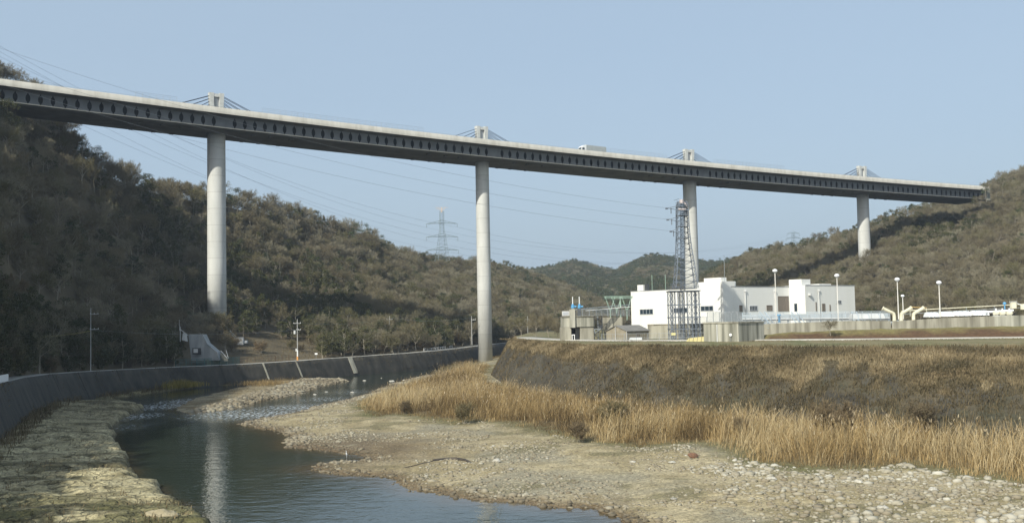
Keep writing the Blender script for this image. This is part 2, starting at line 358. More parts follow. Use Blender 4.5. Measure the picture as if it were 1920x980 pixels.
# behind the walls the bed is hidden; keep it low there
CC = bed_colour(GX, GY, H, ds, di, dp, db, dt, RD)
M_bed = attr_mat('river_bed_ground', noise=.34, nscale=2.6, bump=.7, bscale=3.0)
def crack_layer(M):
    t = M.node_tree; b = t.nodes['Principled BSDF']; tc = t.nodes.new('ShaderNodeTexCoord')
    a = t.nodes.new('ShaderNodeAttribute'); a.attribute_name = 'rocky'
    n = t.nodes.new('ShaderNodeTexNoise'); n.inputs['Scale'].default_value = .9; n.inputs['Detail'].default_value = 5; t.links.new(tc.outputs['Object'], n.inputs['Vector'])
    mp = t.nodes.new('ShaderNodeVectorMath'); mp.operation = 'MULTIPLY_ADD'; mp.inputs[1].default_value = (2.2, 2.2, 0); t.links.new(n.outputs['Color'], mp.inputs[0]); t.links.new(tc.outputs['Object'], mp.inputs[2])
    v = t.nodes.new('ShaderNodeTexVoronoi'); v.feature = 'DISTANCE_TO_EDGE'; v.inputs['Scale'].default_value = .62; t.links.new(mp.outputs[0], v.inputs['Vector'])
    r = t.nodes.new('ShaderNodeMapRange'); r.inputs['From Min'].default_value = 0; r.inputs['From Max'].default_value = .07; r.inputs['To Min'].default_value = .5; r.inputs['To Max'].default_value = 1; t.links.new(v.outputs['Distance'], r.inputs['Value'])
    m = t.nodes.new('ShaderNodeMix'); m.data_type = 'FLOAT'; m.inputs['A'].default_value = 1; t.links.new(a.outputs['Fac'], m.inputs['Factor']); t.links.new(r.outputs[0], m.inputs['B'])
    src = b.inputs['Base Color'].links[0].from_socket; x = t.nodes.new('ShaderNodeMix'); x.data_type = 'RGBA'; x.blend_type = 'MULTIPLY'; x.inputs['Factor'].default_value = 1
    t.links.new(src, x.inputs['A']); t.links.new(m.outputs['Result'], x.inputs['B']); 
    # pebbles: every small cell its own tone
    vp = t.nodes.new('ShaderNodeTexVoronoi'); vp.inputs['Scale'].default_value = 5.0; t.links.new(tc.outputs['Object'], vp.inputs['Vector']); sv = t.nodes.new('ShaderNodeSeparateColor'); t.links.new(vp.outputs['Color'], sv.inputs[0])
    rp = t.nodes.new('ShaderNodeMapRange'); rp.inputs['To Min'].default_value = .72; rp.inputs['To Max'].default_value = 1.28; t.links.new(sv.outputs[0], rp.inputs['Value'])
    y = t.nodes.new('ShaderNodeMix'); y.data_type = 'RGBA'; y.blend_type = 'MULTIPLY'; y.inputs['Factor'].default_value = 1; t.links.new(x.outputs['Result'], y.inputs['A']); t.links.new(rp.outputs[0], y.inputs['B'])
    t.links.new(y.outputs['Result'], b.inputs['Base Color'])
    bp0 = b.inputs['Normal'].links[0].from_node; bp = t.nodes.new('ShaderNodeBump'); bp.inputs['Strength'].default_value = .8; bp.inputs['Distance'].default_value = .25; t.links.new(m.outputs['Result'], bp.inputs['Height']); t.links.new(bp0.outputs[0], bp.inputs['Normal']); t.links.new(bp.outputs[0], b.inputs['Normal'])
crack_layer(M_bed)
o = np_mesh('riverbed', np.stack([GX, GY, H], -1).reshape(-1, 3), grid_faces(*GX.shape), M_bed,
            attrs={'col': ('FLOAT_COLOR', np.concatenate([CC.reshape(-1, 3), np.ones((CC.size//3, 1))], 1)), 'rocky': ('FLOAT', sstep(-.5, .8, ds).ravel())}, smooth=True)
tag(o, kind='structure')
g = MB(); g.quad([(-2400, -300, -3), (2400, -300, -3), (2400, 3000, -3), (-2400, 3000, -3)])
tag(g.build('ground', mat('far_ground', (.10, .09, .06), .95, (.14, .12, .08), .01)), kind='structure')

# water with shallows and foam as attributes
wx_, wy_ = ax_lin(-118, 120, 1.2), np.concatenate([np.arange(50, 250, 1.2), np.arange(250, 470, 3.0)])
WX, WY = np.meshgrid(wx_, wy_, indexing='ij'); HW, s1, s2, s3, s4, _ = bed(WX, WY)
shal = sstep(-1.1, -.1, HW)
def foam_at(lst):
    f = 0*WX
    for (px, py, sx, sy, k) in lst:
        c = at_z(px, py, 0); f = np.maximum(f, k*np.exp(-(((WX-c.x)/sx)**2+((WY-c.y)/sy)**2)))
    return f
foam = foam_at([(300, 762, 6.5, 9, 1), (345, 752, 6, 10, .9), (262, 780, 4.5, 8, .8), (235, 800, 4, 8, .4), (490, 776, 13, 10, 1), (430, 772, 7, 8, .7), (560, 764, 10, 11, .85), (610, 748, 8, 10, .5), (650, 735, 8, 12, .35), (380, 745, 5, 10, .4)])
M_water = bpy.data.materials.new('river_water'); M_water.use_nodes = True; t = M_water.node_tree; b = t.nodes['Principled BSDF']
b.inputs['IOR'].default_value = 1.333; b.inputs['Roughness'].default_value = .04
tc = t.nodes.new('ShaderNodeTexCoord')
def wnoise(scale, st, det=4):
    mp = t.nodes.new('ShaderNodeMapping'); mp.inputs['Scale'].default_value = st; t.links.new(tc.outputs['Object'], mp.inputs[0])
    n = t.nodes.new('ShaderNodeTexNoise'); n.inputs['Scale'].default_value = scale; n.inputs['Detail'].default_value = det; t.links.new(mp.outputs[0], n.inputs['Vector']); return n
a1 = t.nodes.new('ShaderNodeAttribute'); a1.attribute_name = 'shal'; a2 = t.nodes.new('ShaderNodeAttribute'); a2.attribute_name = 'foam'
n0 = wnoise(.12, (1, 1, 1), 5)
cA = t.nodes.new('ShaderNodeMix'); cA.data_type = 'RGBA'; cA.inputs['A'].default_value = (.018, .025, .013, 1); cA.inputs['B'].default_value = (.034, .048, .038, 1); t.links.new(n0.outputs['Fac'], cA.inputs['Factor'])
cB = t.nodes.new('ShaderNodeMix'); cB.data_type = 'RGBA'; cB.inputs['B'].default_value = (.075, .055, .028, 1)
t.links.new(a1.outputs['Fac'], cB.inputs['Factor']); t.links.new(cA.outputs['Result'], cB.inputs['A'])
nf = wnoise(2.6, (.6, .45, 1), 8)
fm = t.nodes.new('ShaderNodeMath'); fm.operation = 'MULTIPLY'; mr = t.nodes.new('ShaderNodeMapRange'); mr.inputs['From Min'].default_value = .50; mr.inputs['From Max'].default_value = .62
t.links.new(nf.outputs['Fac'], mr.inputs['Value']); t.links.new(mr.outputs[0], fm.inputs[0]); t.links.new(a2.outputs['Fac'], fm.inputs[1])
cF = t.nodes.new('ShaderNodeMix'); cF.data_type = 'RGBA'; cF.inputs['B'].default_value = (.62, .68, .72, 1); t.links.new(fm.outputs[0], cF.inputs['Factor']); t.links.new(cB.outputs['Result'], cF.inputs['A'])
t.links.new(cF.outputs['Result'], b.inputs['Base Color'])
mr2 = t.nodes.new('ShaderNodeMapRange'); mr2.inputs['To Min'].default_value = .04; mr2.inputs['To Max'].default_value = .7; t.links.new(fm.outputs[0], mr2.inputs['Value']); t.links.new(mr2.outputs[0], b.inputs['Roughness'])
# ripples: small everywhere, strong in the rapids
nr = wnoise(2.6, (1, .8, 1), 4); nr2 = wnoise(.5, (.8, 1.2, 1), 3)
ad = t.nodes.new('ShaderNodeMath'); ad.operation = 'MULTIPLY_ADD'; ad.inputs[1].default_value = .35; t.links.new(nr.outputs['Fac'], ad.inputs[0]); t.links.new(nr2.outputs['Fac'], ad.inputs[2])
st_ = t.nodes.new('ShaderNodeMath'); st_.operation = 'MULTIPLY_ADD'; st_.inputs[1].default_value = .9; st_.inputs[2].default_value = .15; t.links.new(a2.outputs['Fac'], st_.inputs[0])
bp = t.nodes.new('ShaderNodeBump'); bp.inputs['Distance'].default_value = .30; t.links.new(ad.outputs[0], bp.inputs['Height']); t.links.new(st_.outputs[0], bp.inputs['Strength']); t.links.new(bp.outputs[0], b.inputs['Normal'])
o = np_mesh('river_water', np.stack([WX, WY, 0*WX], -1).reshape(-1, 3), grid_faces(*WX.shape), M_water, attrs={'shal': ('FLOAT', shal), 'foam': ('FLOAT', foam)}, smooth=True)
tag(o, kind='structure')

# ------------------------------------------------------------------ left bank: wall, road
WALLP = [(-400, 60), (-200, 84), (-100, 105), (0, 141), (40, 169), (75, 200), (100, 222), (170, 240), (250, 258), (325, 275), (400, 284), (475, 292), (560, 306), (653, 326), (720, 338), (790, 350), (850, 362), (885, 392), (905, 425), (960, 460), (1020, 490)]
TOPZ = np.interp([p for p, d in WALLP], [-400, 0, 60, 170, 475, 860, 1100], [8.6, 8.2, 7.3, 6.0, 5.0, 5.9, 6.5])
def smooth_pl(P, n=4):
    P = np.array(P, float)
    for _ in range(2):
        Q = P.copy(); Q[1:-1] = .25*P[:-2]+.5*P[1:-1]+.25*P[2:]; P = Q
    t0 = np.arange(len(P)); t1 = np.linspace(0, len(P)-1, (len(P)-1)*n+1)
    return np.stack([np.interp(t1, t0, P[:, k]) for k in range(P.shape[1])], 1)
WT = smooth_pl([[*at_dz(p, d, .6)[:2], z, p] for (p, d), z in zip(WALLP, TOPZ)])
dirs = np.gradient(WT[:, :2], axis=0); dirs /= np.linalg.norm(dirs, axis=1)[:, None]; NL = np.stack([-dirs[:, 1], dirs[:, 0]], 1)   # towards the hill
def offs(d): return WT[:, :2] + NL*d
def strip(rows, matl, name, kind=None, thick=None):
    nu = len(rows[0]); V = np.stack(rows, 1).reshape(-1, 3); return np_mesh(name, V, grid_faces(nu, len(rows))[:, ::-1], matl)
def r3(P, z): return np.concatenate([P, np.broadcast_to(np.asarray(z, float), (len(P),))[:, None]], 1)
zt = WT[:, 2]
rw = thing('retaining_wall', (*WT[20, :2], 0), 'long dark sloping concrete wall holding up the left bank road', 'wall')
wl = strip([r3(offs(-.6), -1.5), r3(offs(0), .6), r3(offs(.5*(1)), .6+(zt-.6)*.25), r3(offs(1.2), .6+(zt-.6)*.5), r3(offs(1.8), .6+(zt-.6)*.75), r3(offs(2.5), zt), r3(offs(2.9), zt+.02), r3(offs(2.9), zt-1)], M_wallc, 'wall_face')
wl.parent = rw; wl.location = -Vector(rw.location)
# pale drain ribs on the wall
rb = None
for px in (118, 165, 230, 330, 430, 492, 560, 655, 668, 745):
    i = int(np.argmin(abs(WT[:, 3]-px))); a = WT[i]; n = NL[i]; d = dirs[i]
    mb = MB(); p = Vector((a[0]-n[0]*.12, a[1]-n[1]*.12, .6)); q = Vector((a[0]+n[0]*2.45, a[1]+n[1]*2.45, a[2]+.05))
    wd = .25 if px != 655 else .9
    mb.prism([p-Vector((*d, 0))*wd, p+Vector((*d, 0))*wd, q+Vector((*d, 0))*wd, q-Vector((*d, 0))*wd], Vector((-n[0], -n[1], .4))*(.15 if px in (492, 560, 655) else .04))
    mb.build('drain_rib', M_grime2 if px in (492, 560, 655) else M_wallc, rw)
tag(strip([r3(offs(2.9), zt), r3(offs(3.2), zt+.12), r3(offs(3.3), zt+.02), r3(offs(7.0), zt+.03), r3(offs(7.2), zt-.3)], M_road, 'road'), kind='structure')

# ------------------------------------------------------------------ hillsides as lofts
class Loft:
    """surface between a foot line and a ridge line, then falling away behind"""
    def __init__(s, foot, ridge, ps, px, seed, amp, back=90, drop=25):
        s.foot, s.ridge, s.ps, s.px, s.seed, s.amp, s.back, s.drop = foot, ridge, ps, px, seed, amp, back, drop
    def at(s, U, V):
        """U index float along lines, V 0..1 foot to ridge, 1..1.3 behind"""
        idx = np.arange(len(s.foot)); f = lambda A, k: np.interp(U, idx, A[:, k])
        fx, fy, fz = (f(s.foot, k) for k in range(3)); rx, ry, rz = (f(s.ridge, k) for k in range(3)); e = np.interp(U, idx, s.ps)
        v = np.clip(V, 0, 1); b = np.clip(V-1, 0, 1)/.3
        L = np.hypot(rx-fx, ry-fy)+1e-6; ux, uy = (rx-fx)/L, (ry-fy)/L
        x = fx+(rx-fx)*v+ux*b*s.back; y = fy+(ry-fy)*v+uy*b*s.back
        z = fz+(rz-fz)*v**e - s.drop*b
        bump = (fbm(x*.018, y*.018, s.seed, 4)-.5)*2*s.amp*np.minimum(v*3, 1)*np.clip((1-v)*4+.15, .15, 1)
        return x, y, z+bump
    def build(s, name, matl, nu, nv):
        u = np.linspace(0, len(s.foot)-1, nu); v = np.linspace(0, 1.3, nv); U, V = np.meshgrid(u, v, indexing='ij'); x, y, z = s.at(U, V)
        cover = fbm(x*.05, y*.05, s.seed+5, 4)
        o = np_mesh(name, np.stack([x, y, z], -1).reshape(-1, 3), grid_faces(nu, nv), matl, smooth=True); return tag(o, kind='structure')
    def sample(s, n, seed, v0=.02, v1=1.06):
        r = np.random.default_rng(seed); u = np.linspace(0, len(s.foot)-1, 80); v = np.linspace(v0, v1, 40); U, V = np.meshgrid(u, v, indexing='ij'); x, y, z = s.at(U, V)
        ar = np.hypot(x[1:, :-1]-x[:-1, :-1], y[1:, :-1]-y[:-1, :-1])*np.hypot(x[:-1, 1:]-x[:-1, :-1], y[:-1, 1:]-y[:-1, :-1])
        p = ar.ravel()/ar.sum(); k = r.choice(len(p), n, p=p); iu, iv = np.unravel_index(k, ar.shape)
        uu = u[iu]+r.random(n)*(u[1]-u[0]); vv = v[iv]+r.random(n)*(v[1]-v[0]); return uu, vv, *s.at(uu, vv)

def lin_foot(pxs, pts):
    P = np.array([[*at_dz(p, d, z)] for p, d, z in pts]); q = [p for p, d, z in pts]
    return np.stack([np.interp(pxs, q, P[:, k]) for k in range(3)], 1)
def ridge_pts(pxs, pts):
    P = np.array([[*at_d(p, y, d)] for p, y, d in pts]); q = [p for p, y, d in pts]
    return np.stack([np.interp(pxs, q, P[:, k]) for k in range(3)], 1)
# left hill: foot along the road
PX = np.arange(-400, 1001, 25.0); fo = offs(7.1); fpx = WT[:, 3]
footL = np.stack([np.interp(PX, fpx, fo[:, 0]), np.interp(PX, fpx, fo[:, 1]), np.interp(PX, fpx, zt)-.15], 1)
PX2 = np.array([1030, 1060, 1100, 1150, 1200, 1260.])
footL = np.vstack([footL, lin_foot(PX2, [(1030, 470, 7), (1060, 490, 8), (1100, 520, 8), (1150, 580, 9), (1200, 640, 9), (1260, 700, 9)])])
PXL = np.concatenate([PX, PX2])
ridgeL = ridge_pts(PXL, [(-400, -40, 300), (-200, 60, 330), (-60, 122, 345), (0, 150, 360), (60, 188, 358), (100, 222, 352), (130, 262, 345), (150, 285, 340), (190, 322, 345), (260, 352, 385), (330, 368, 415), (430, 386, 445), (500, 398, 470), (560, 414, 500), (650, 440, 545), (700, 462, 580), (760, 487, 640), (830, 503, 700), (890, 503, 740), (940, 508, 790), (1000, 527, 830), (1040, 540, 850), (1100, 566, 880), (1150, 590, 900), (1200, 600, 920), (1260, 604, 940)])
expL = np.interp(PXL, [-400, 0, 150, 330, 400, 560, 700, 900, 1260], [1.0, 1.0, 1.05, 1.25, 1.75, 1.7, 1.3, 1.15, 1.1])
LH = Loft(footL, ridgeL, expL, PXL, 100, 3.0)
# right hill
PXR = np.array([1200, 1250, 1300, 1350, 1400, 1450, 1500, 1550, 1600, 1650, 1700, 1750, 1800, 1850, 1900, 1980, 2060, 2200, 2400.])
footR = lin_foot(PXR, [(1200, 600, 10.5), (1300, 470, 10.5), (1400, 425, 10.8), (1500, 400, 10.8), (1600, 380, 11), (1750, 350, 11), (1900, 320, 11), (2060, 290, 11), (2400, 220, 11)])
ridgeR = ridge_pts(PXR, [(1200, 578, 760), (1240, 560, 760), (1300, 532, 760), (1370, 506, 740), (1400, 488, 690), (1420, 480, 660), (1480, 473, 630), (1540, 458, 610), (1590, 448, 590), (1640, 428, 570), (1680, 408, 570), (1720, 398, 580), (1780, 392, 610), (1830, 375, 620), (1860, 352, 620), (1900, 337, 620), (2000, 305, 620), (2100, 280, 620), (2400, 240, 620)])
RH = Loft(footR, ridgeR, np.full(len(PXR), 1.02), PXR, 160, 3.5)
PXF = np.arange(780, 1560, 20.)
footF = lin_foot(PXF, [(780, 700, 8), (1100, 720, 8), (1560, 800, 8)])
ridgeF = ridge_pts(PXF, [(780, 530, 1500), (850, 524, 1500), (950, 520, 1500), (1000, 514, 1500), (1030, 509, 1500), (1060, 500, 1500), (1080, 497, 1500), (1100, 503, 1500), (1130, 513, 1500), (1160, 515, 1500), (1180, 505, 1450), (1210, 490, 1400), (1230, 487, 1400), (1260, 493, 1400), (1300, 499, 1400), (1350, 500, 1400), (1420, 490, 1400), (1560, 480, 1400)])
FH = Loft(footF, ridgeF, np.full(len(PXF), 1.25), PXF, 210, 8, back=300, drop=60)
M_litter = mat('leaf_litter', (.060, .048, .026), .95, (.115, .092, .052), .12, .4, .8, detail=8)
M_litterf = mat('far_hill_floor', (.06, .055, .035), .95, (.10, .085, .06), .02, .4, .1, detail=8)
LH.build('hillside', M_litter, 180, 60); RH.build('hillside', M_litter, 110, 50); FH.build('distant_hill', M_litterf, 100, 40)

# ------------------------------------------------------------------ levee on the right bank
LCi = smooth_pl(np.concatenate([CREST, TOE], 1), 12); nL = len(LCi)
vv = np.linspace(0, 1, 40); zz = np.where(vv < .74, 1.2+(9.0-1.2)*(vv/.74), np.where(vv < .80, 9.0+.15*(vv-.74)/.06, 9.15+1.45*(vv-.8)/.2))
hh = np.where(vv < .74, vv*.88, np.where(vv < .8, .651+(vv-.74)*1.3, .729+(vv-.8)*1.355)); hh = hh/hh[-1]
U = LCi[:, None, :]; LXg = U[..., 2]+(U[..., 0]-U[..., 2])*hh[None, :]; LYg = U[..., 3]+(U[..., 1]-U[..., 3])*hh[None, :]; LZ = np.broadcast_to(zz[None], LXg.shape).copy()
s_al = np.concatenate([[0], np.cumsum(np.hypot(*np.diff(LCi[:, :2], axis=0).T))])[:, None]+0*LXg; vg = np.broadcast_to(vv[None], LXg.shape)
LZ += (fbm(LXg*.3, LYg*.3, 300, 3)-.5)*.5*(vg > .76)
LEV_I0 = int(np.argmin(abs(LCi[:, 1]-240)))       # where the levee turns away upstream
s_turn = s_al[LEV_I0, 0]
conc = mixc(C(.044, .038, .027), C(.078, .070, .052), sstep(.3, .7, fbm(s_al*.3, vg*6, 310, 4)))
grass = mixc(C(.205, .15, .08), C(.14, .112, .06), sstep(.35, .65, fbm(LXg*.25, LYg*.25, 320, 4)))
pg = .55*fbm(s_al*.22 + vg*2.2, vg*1.2, 330, 4) + .45*fbm(s_al*1.3 + vg*9, vg*2.5, 331, 4); far_side = sstep(s_turn+26, s_turn+60, s_al)
inv = sstep(.56, .78, vg + (pg-.5)*.9*np.where(s_al < s_turn+8, 1.2, .38+.7*far_side) + far_side*.10)
weeds = mixc(C(.085, .070, .042), C(.06, .056, .032), sstep(.4, .6, fbm(s_al*.5, vg*9, 340, 3)))
LCc = mixc(conc, weeds, sstep(.45, .6, fbm(s_al*.35, vg*7, 350, 4))*(.2+.7*far_side)); LCc = mixc(LCc, grass, np.maximum(inv, sstep(.72, .76, vg)))
M_lev = attr_mat('levee_surface', noise=.3, nscale=1.4, bump=.6, bscale=2.0)
o = np_mesh('levee', np.stack([LXg, LYg, LZ], -1).reshape(-1, 3), grid_faces(nL, 40)[:, ::-1], M_lev, attrs={'col': ('FLOAT_COLOR', np.concatenate([LCc.reshape(-1, 3), np.ones((LCc.size//3, 1))], 1))}, smooth=True)
tag(o, kind='structure')
# ground of the treatment plant behind the crest
crest = LCi[:, :2]; far = np.stack([crest[:, 0]*1.0+60, crest[:, 1]+330], 1); gr = []
for k, tt in enumerate(np.linspace(0, 1, 60)):
    tt = tt**1.6
    Q = crest+(far-crest)*tt; gr.append(r3(Q, 10.6 + .25*min(tt*40, 1)))
V = np.stack(gr, 1); nu, nv = V.shape[:2]; px_, py_ = V[..., 0], V[..., 1]
V[..., 2] += (fbm(px_*.2, py_*.2, 360, 3)-.5)*.25
pc = mixc(C(.17, .15, .07), C(.11, .115, .045), sstep(.4, .6, fbm(px_*.15, py_*.15, 365, 4))); pc = mixc(pc, C(.20, .165, .09), sstep(.45, .6, fbm(px_*.4, py_*.4, 367, 4)))
o = np_mesh('plant_ground', V.reshape(-1, 3), grid_faces(nu, nv)[:, ::-1], M_lev, attrs={'col': ('FLOAT_COLOR', np.concatenate([pc.reshape(-1, 3), np.ones((pc.size//3, 1))], 1))}, smooth=True); tag(o, kind='structure')
# levee road
RDP = [(985, 300), (1010, 268), (1060, 251), (1100, 243), (1200, 232), (1300, 224), (1400, 217), (1500, 211), (1600, 207), (1700, 204), (1800, 201), (1900, 198), (2100, 192), (2400, 180)]
RP = smooth_pl([[*at_dz(p, d, 11.1)[:2]] for p, d in RDP], 6); rd = np.gradient(RP, axis=0); rd /= np.linalg.norm(rd, axis=1)[:, None]; rn = np.stack([-rd[:, 1], rd[:, 0]], 1)
V = np.stack([r3(RP-rn*2.6, 10.55), r3(RP-rn*2.5, 11.06), r3(RP, 11.1), r3(RP+rn*2.5, 11.06), r3(RP+rn*2.6, 10.55)], 1)
tag(np_mesh('levee_road', V.reshape(-1, 3), grid_faces(len(RP), 5)[:, ::-1], M_road, smooth=False), kind='structure')
# grassy bank in front of the basins
BK = [(1372, 222, 10.9), (1400, 220, 12.0), (1440, 218, 12.4), (1600, 212, 12.7), (1800, 206, 12.9), (1900, 203, 13.0), (2150, 196, 13.0)]
BP = smooth_pl([[*at_dz(p, d, z)] for p, d, z in BK], 8); bn = np.gradient(BP[:, :2], axis=0); bn /= np.linalg.norm(bn, axis=1)[:, None]; bn = np.stack([bn[:, 1], -bn[:, 0]], 1)
rows = []
for tt, dz in ((0, 0), (.8, .05), (2.2, -.5), (3.6, -1.3), (4.6, -1.9), (5.2, -2.6)):
    rows.append(np.concatenate([BP[:, :2]+bn*tt, np.maximum(BP[:, 2]+dz, 10.3)[:, None]], 1))
V = np.stack(rows, 1); V[..., 2] += (fbm(V[..., 0]*.5, V[..., 1]*.5, 370, 3)-.5)*.4; q = np.broadcast_to(np.linspace(0, 1, 6)[None], V.shape[:2])
bc = mixc(C(.17, .15, .06), C(.085, .05, .028), sstep(.25, .5, q + (fbm(V[..., 0]*.4, V[..., 1]*.4, 375, 3)-.5)*.5))
tag(np_mesh('grass_bank', V.reshape(-1, 3), grid_faces(*V.shape[:2]), M_lev, attrs={'col': ('FLOAT_COLOR', np.concatenate([bc.reshape(-1, 3), np.ones((bc.size//3, 1))], 1))}, smooth=True), kind='structure')
# ------------------------------------------------------------------ viaduct
PC = np.array([(-158.7, 311.6), (-96.6, 348), (-10.6, 398), (75.6, 449), (165.0, 499.6), (239, 537)])
cf = np.polyfit(PC[:, 0], PC[:, 1], 2)
def pathY(x): return float(np.polyval(cf, x))
def path_t(x):
    d = 2*cf[0]*x+cf[1]; L = math.hypot(1, d); return Vector((1/L, d/L, 0)), Vector((d/L, -1/L, 0))     # along, towards the viewer
EW = 12.2
ED = [(0, 147.5), (200, 173.7), (320, 190), (405, 200.7), (570, 220), (795, 248.7), (900, 260.5), (1030, 272.8), (1155, 286), (1255, 297), (1294, 302), (1388, 312), (1560, 325.5), (1618, 331.2), (1719, 339), (1850, 349.5)]
exs = np.linspace(-175, 250, 400); eP = []
for x in exs:
    t_, n_ = path_t(x); eP.append((x+n_.x*EW, pathY(x)+n_.y*EW))
eP = np.array(eP); xz = []
for px, py in ED:
    lo = min(range(len(exs)), key=lambda i: abs(proj((eP[i, 0], eP[i, 1], 84))[0]-px))
    p = at_d(px, py, eP[lo, 1]); xz.append((exs[lo], p.z))
xz = np.array(xz); zf = np.polyfit(xz[:, 0]/100, xz[:, 1], 3)
def topz(x): return float(np.polyval(zf, x/100))-1.15      # road surface level
BX0, BX1 = -158.0, 231.0
def P(x, side, dz):
    t_, n_ = path_t(x); return Vector((x, pathY(x), topz(x)+dz)) + n_*side
vi = thing('viaduct', (-10.6, 398, 0), 'tall grey concrete motorway bridge on round piers crossing the whole valley', 'bridge')
bxs = np.arange(BX0, BX1+.1, 2.0)
def sweep(name, prof, matl, closed=True, parent=vi, smooth=False):
    nu = len(bxs); V = np.array([[tuple(P(x, s, dz)) for s, dz in prof+[prof[0]]] for x in bxs]).reshape(-1, 3)
    V = V - np.array(vi.location); o = np_mesh(name, V, grid_faces(nu, len(prof)+1), matl); o.parent = parent; return o
sweep('road_slab', [(11.9, 0), (-11.9, 0), (-11.9, -.35), (-9.6, -.75), (9.6, -.75), (11.9, -.35)], M_soffit)  # soffit tone paints the shade below the overhang
sweep('road_surface', [(11.6, .06), (-11.6, .06), (-11.6, .004), (11.6, .004)], M_asphalt)
for s in (1, -1):
    sweep('parapet', [(s*12.25, 1.15), (s*11.95, 1.15), (s*11.9, -.4), (s*12.3, -.78), (s*12.35, -.78)][::(1 if s == -1 else -1)], M_fascia)
sweep('bottom_slab', [(9.75, -4.7), (9.75, -5.1), (8.9, -5.35), (-8.9, -5.35), (-9.75, -5.1), (-9.75, -4.7)], M_soffit)
sweep('ledge', [(10.0, -4.68), (10.0, -4.92), (9.76, -4.92), (9.76, -4.68)], M_fascia)  # paler tone paints the highlight line along the ledge
sweep('web_haunch', [(9.7, -.76), (9.7, -1.35), (9.2, -1.35), (9.2, -.76)], M_soffit)  # soffit tone paints the shaded band at the web top
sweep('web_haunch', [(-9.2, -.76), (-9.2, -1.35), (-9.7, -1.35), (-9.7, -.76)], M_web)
sweep('median_barrier', [(.5, 1.0), (-.5, 1.0), (-.6, .07), (.6, .07)], M_fascia)
pitch = 3.32*.863; PIERX = [-96.6, -10.6, 75.6, 165.0]
# butterfly panels: slender plates, wide at top and bottom, waisted openings between them
pan = []; x = BX0
for k in range(5):
    a = ([BX0]+PIERX)[k]; b_ = (PIERX+[BX1])[k]; n = int(round((b_-a)/pitch))
    for j in range(n):
        xx = a+(b_-a)*(j+.5)/n
        first = j == 0 and k > 0; last = j == n-1 and k < 4
        pan.append((xx, (b_-a)/n, first, last))
def panel_into(mb, xx, w, first, last, side):
    g_ = .5        # half opening width
    def edge(sg, solid):
        if solid: return [(sg*w/2, z) for z in (-1.3, -4.72)]
        return [(sg*(w/2-e), z) for z, e in ((-1.3, .10), (-1.75, .16), (-2.3, g_), (-3.0, g_+.08), (-3.7, g_), (-4.3, .16), (-4.72, .12))]
    R_ = edge(1, last); L_ = edge(-1, first)[::-1]
    o_ = 9.62*side; pts = [P(xx+dx, o_, z) for dx, z in R_+L_]
    t_, n_ = path_t(xx); mb.prism(pts, n_*(-.18*side))
near = []
for i, (xx, w_, a, b_) in enumerate(pan):
    mb = MB(); panel_into(mb, xx, w_, a, b_, 1); near.append((i, mb))
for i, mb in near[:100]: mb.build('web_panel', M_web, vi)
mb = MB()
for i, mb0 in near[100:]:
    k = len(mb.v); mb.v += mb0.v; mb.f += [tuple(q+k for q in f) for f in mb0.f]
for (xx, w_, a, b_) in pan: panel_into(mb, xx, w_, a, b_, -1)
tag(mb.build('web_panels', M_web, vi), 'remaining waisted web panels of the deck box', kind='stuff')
# inner diaphragm; near-black sheet paints the box's inner shade behind the openings
for x in PIERX:
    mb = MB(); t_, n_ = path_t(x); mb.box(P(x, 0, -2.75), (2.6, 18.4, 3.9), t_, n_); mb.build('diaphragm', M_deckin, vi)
sweep('box_shade', [(8.3, -.8), (8.2, -.8), (8.2, -4.69), (8.3, -4.69)], mat('box_shade_black', (.015, .017, .02), .95))
# soffit brackets near the piers
for x in PIERX:
    for d in (-22, -16, -11, 9, 14, 20):
        for s in (-6.5, 6.5): mb = MB(); t_, n_ = path_t(x+d); mb.box(P(x+d, s, -5.5), (1.2, 1.6, .5), t_, n_); mb.build('anchor_block', M_soffit, vi)
# piers
PR = [2.95, 2.55, 2.85, 2.75]; PB = [8, -1, 9, 30]; LEAN = [(0, 0), (0, 0), (0, 0), (0, 0)]
for k, (x, r_, zb) in enumerate(zip(PIERX, PR, PB)):
    c = P(x, 0, 0); mb = MB(); zt_ = c.z-5.3
    mb.lathe((c.x, c.y, 0), [(zb, r_*1.05), (zb+(zt_-zb)*.4, r_*1.02), (zt_-3, r_*.985), (zt_, r_*.99)], 48)
    o = mb.build('pier', M_pier, vi, smooth=False)
    o.data.polygons.foreach_set('use_smooth', [abs(p.normal.z) < .5 for p in o.data.polygons])
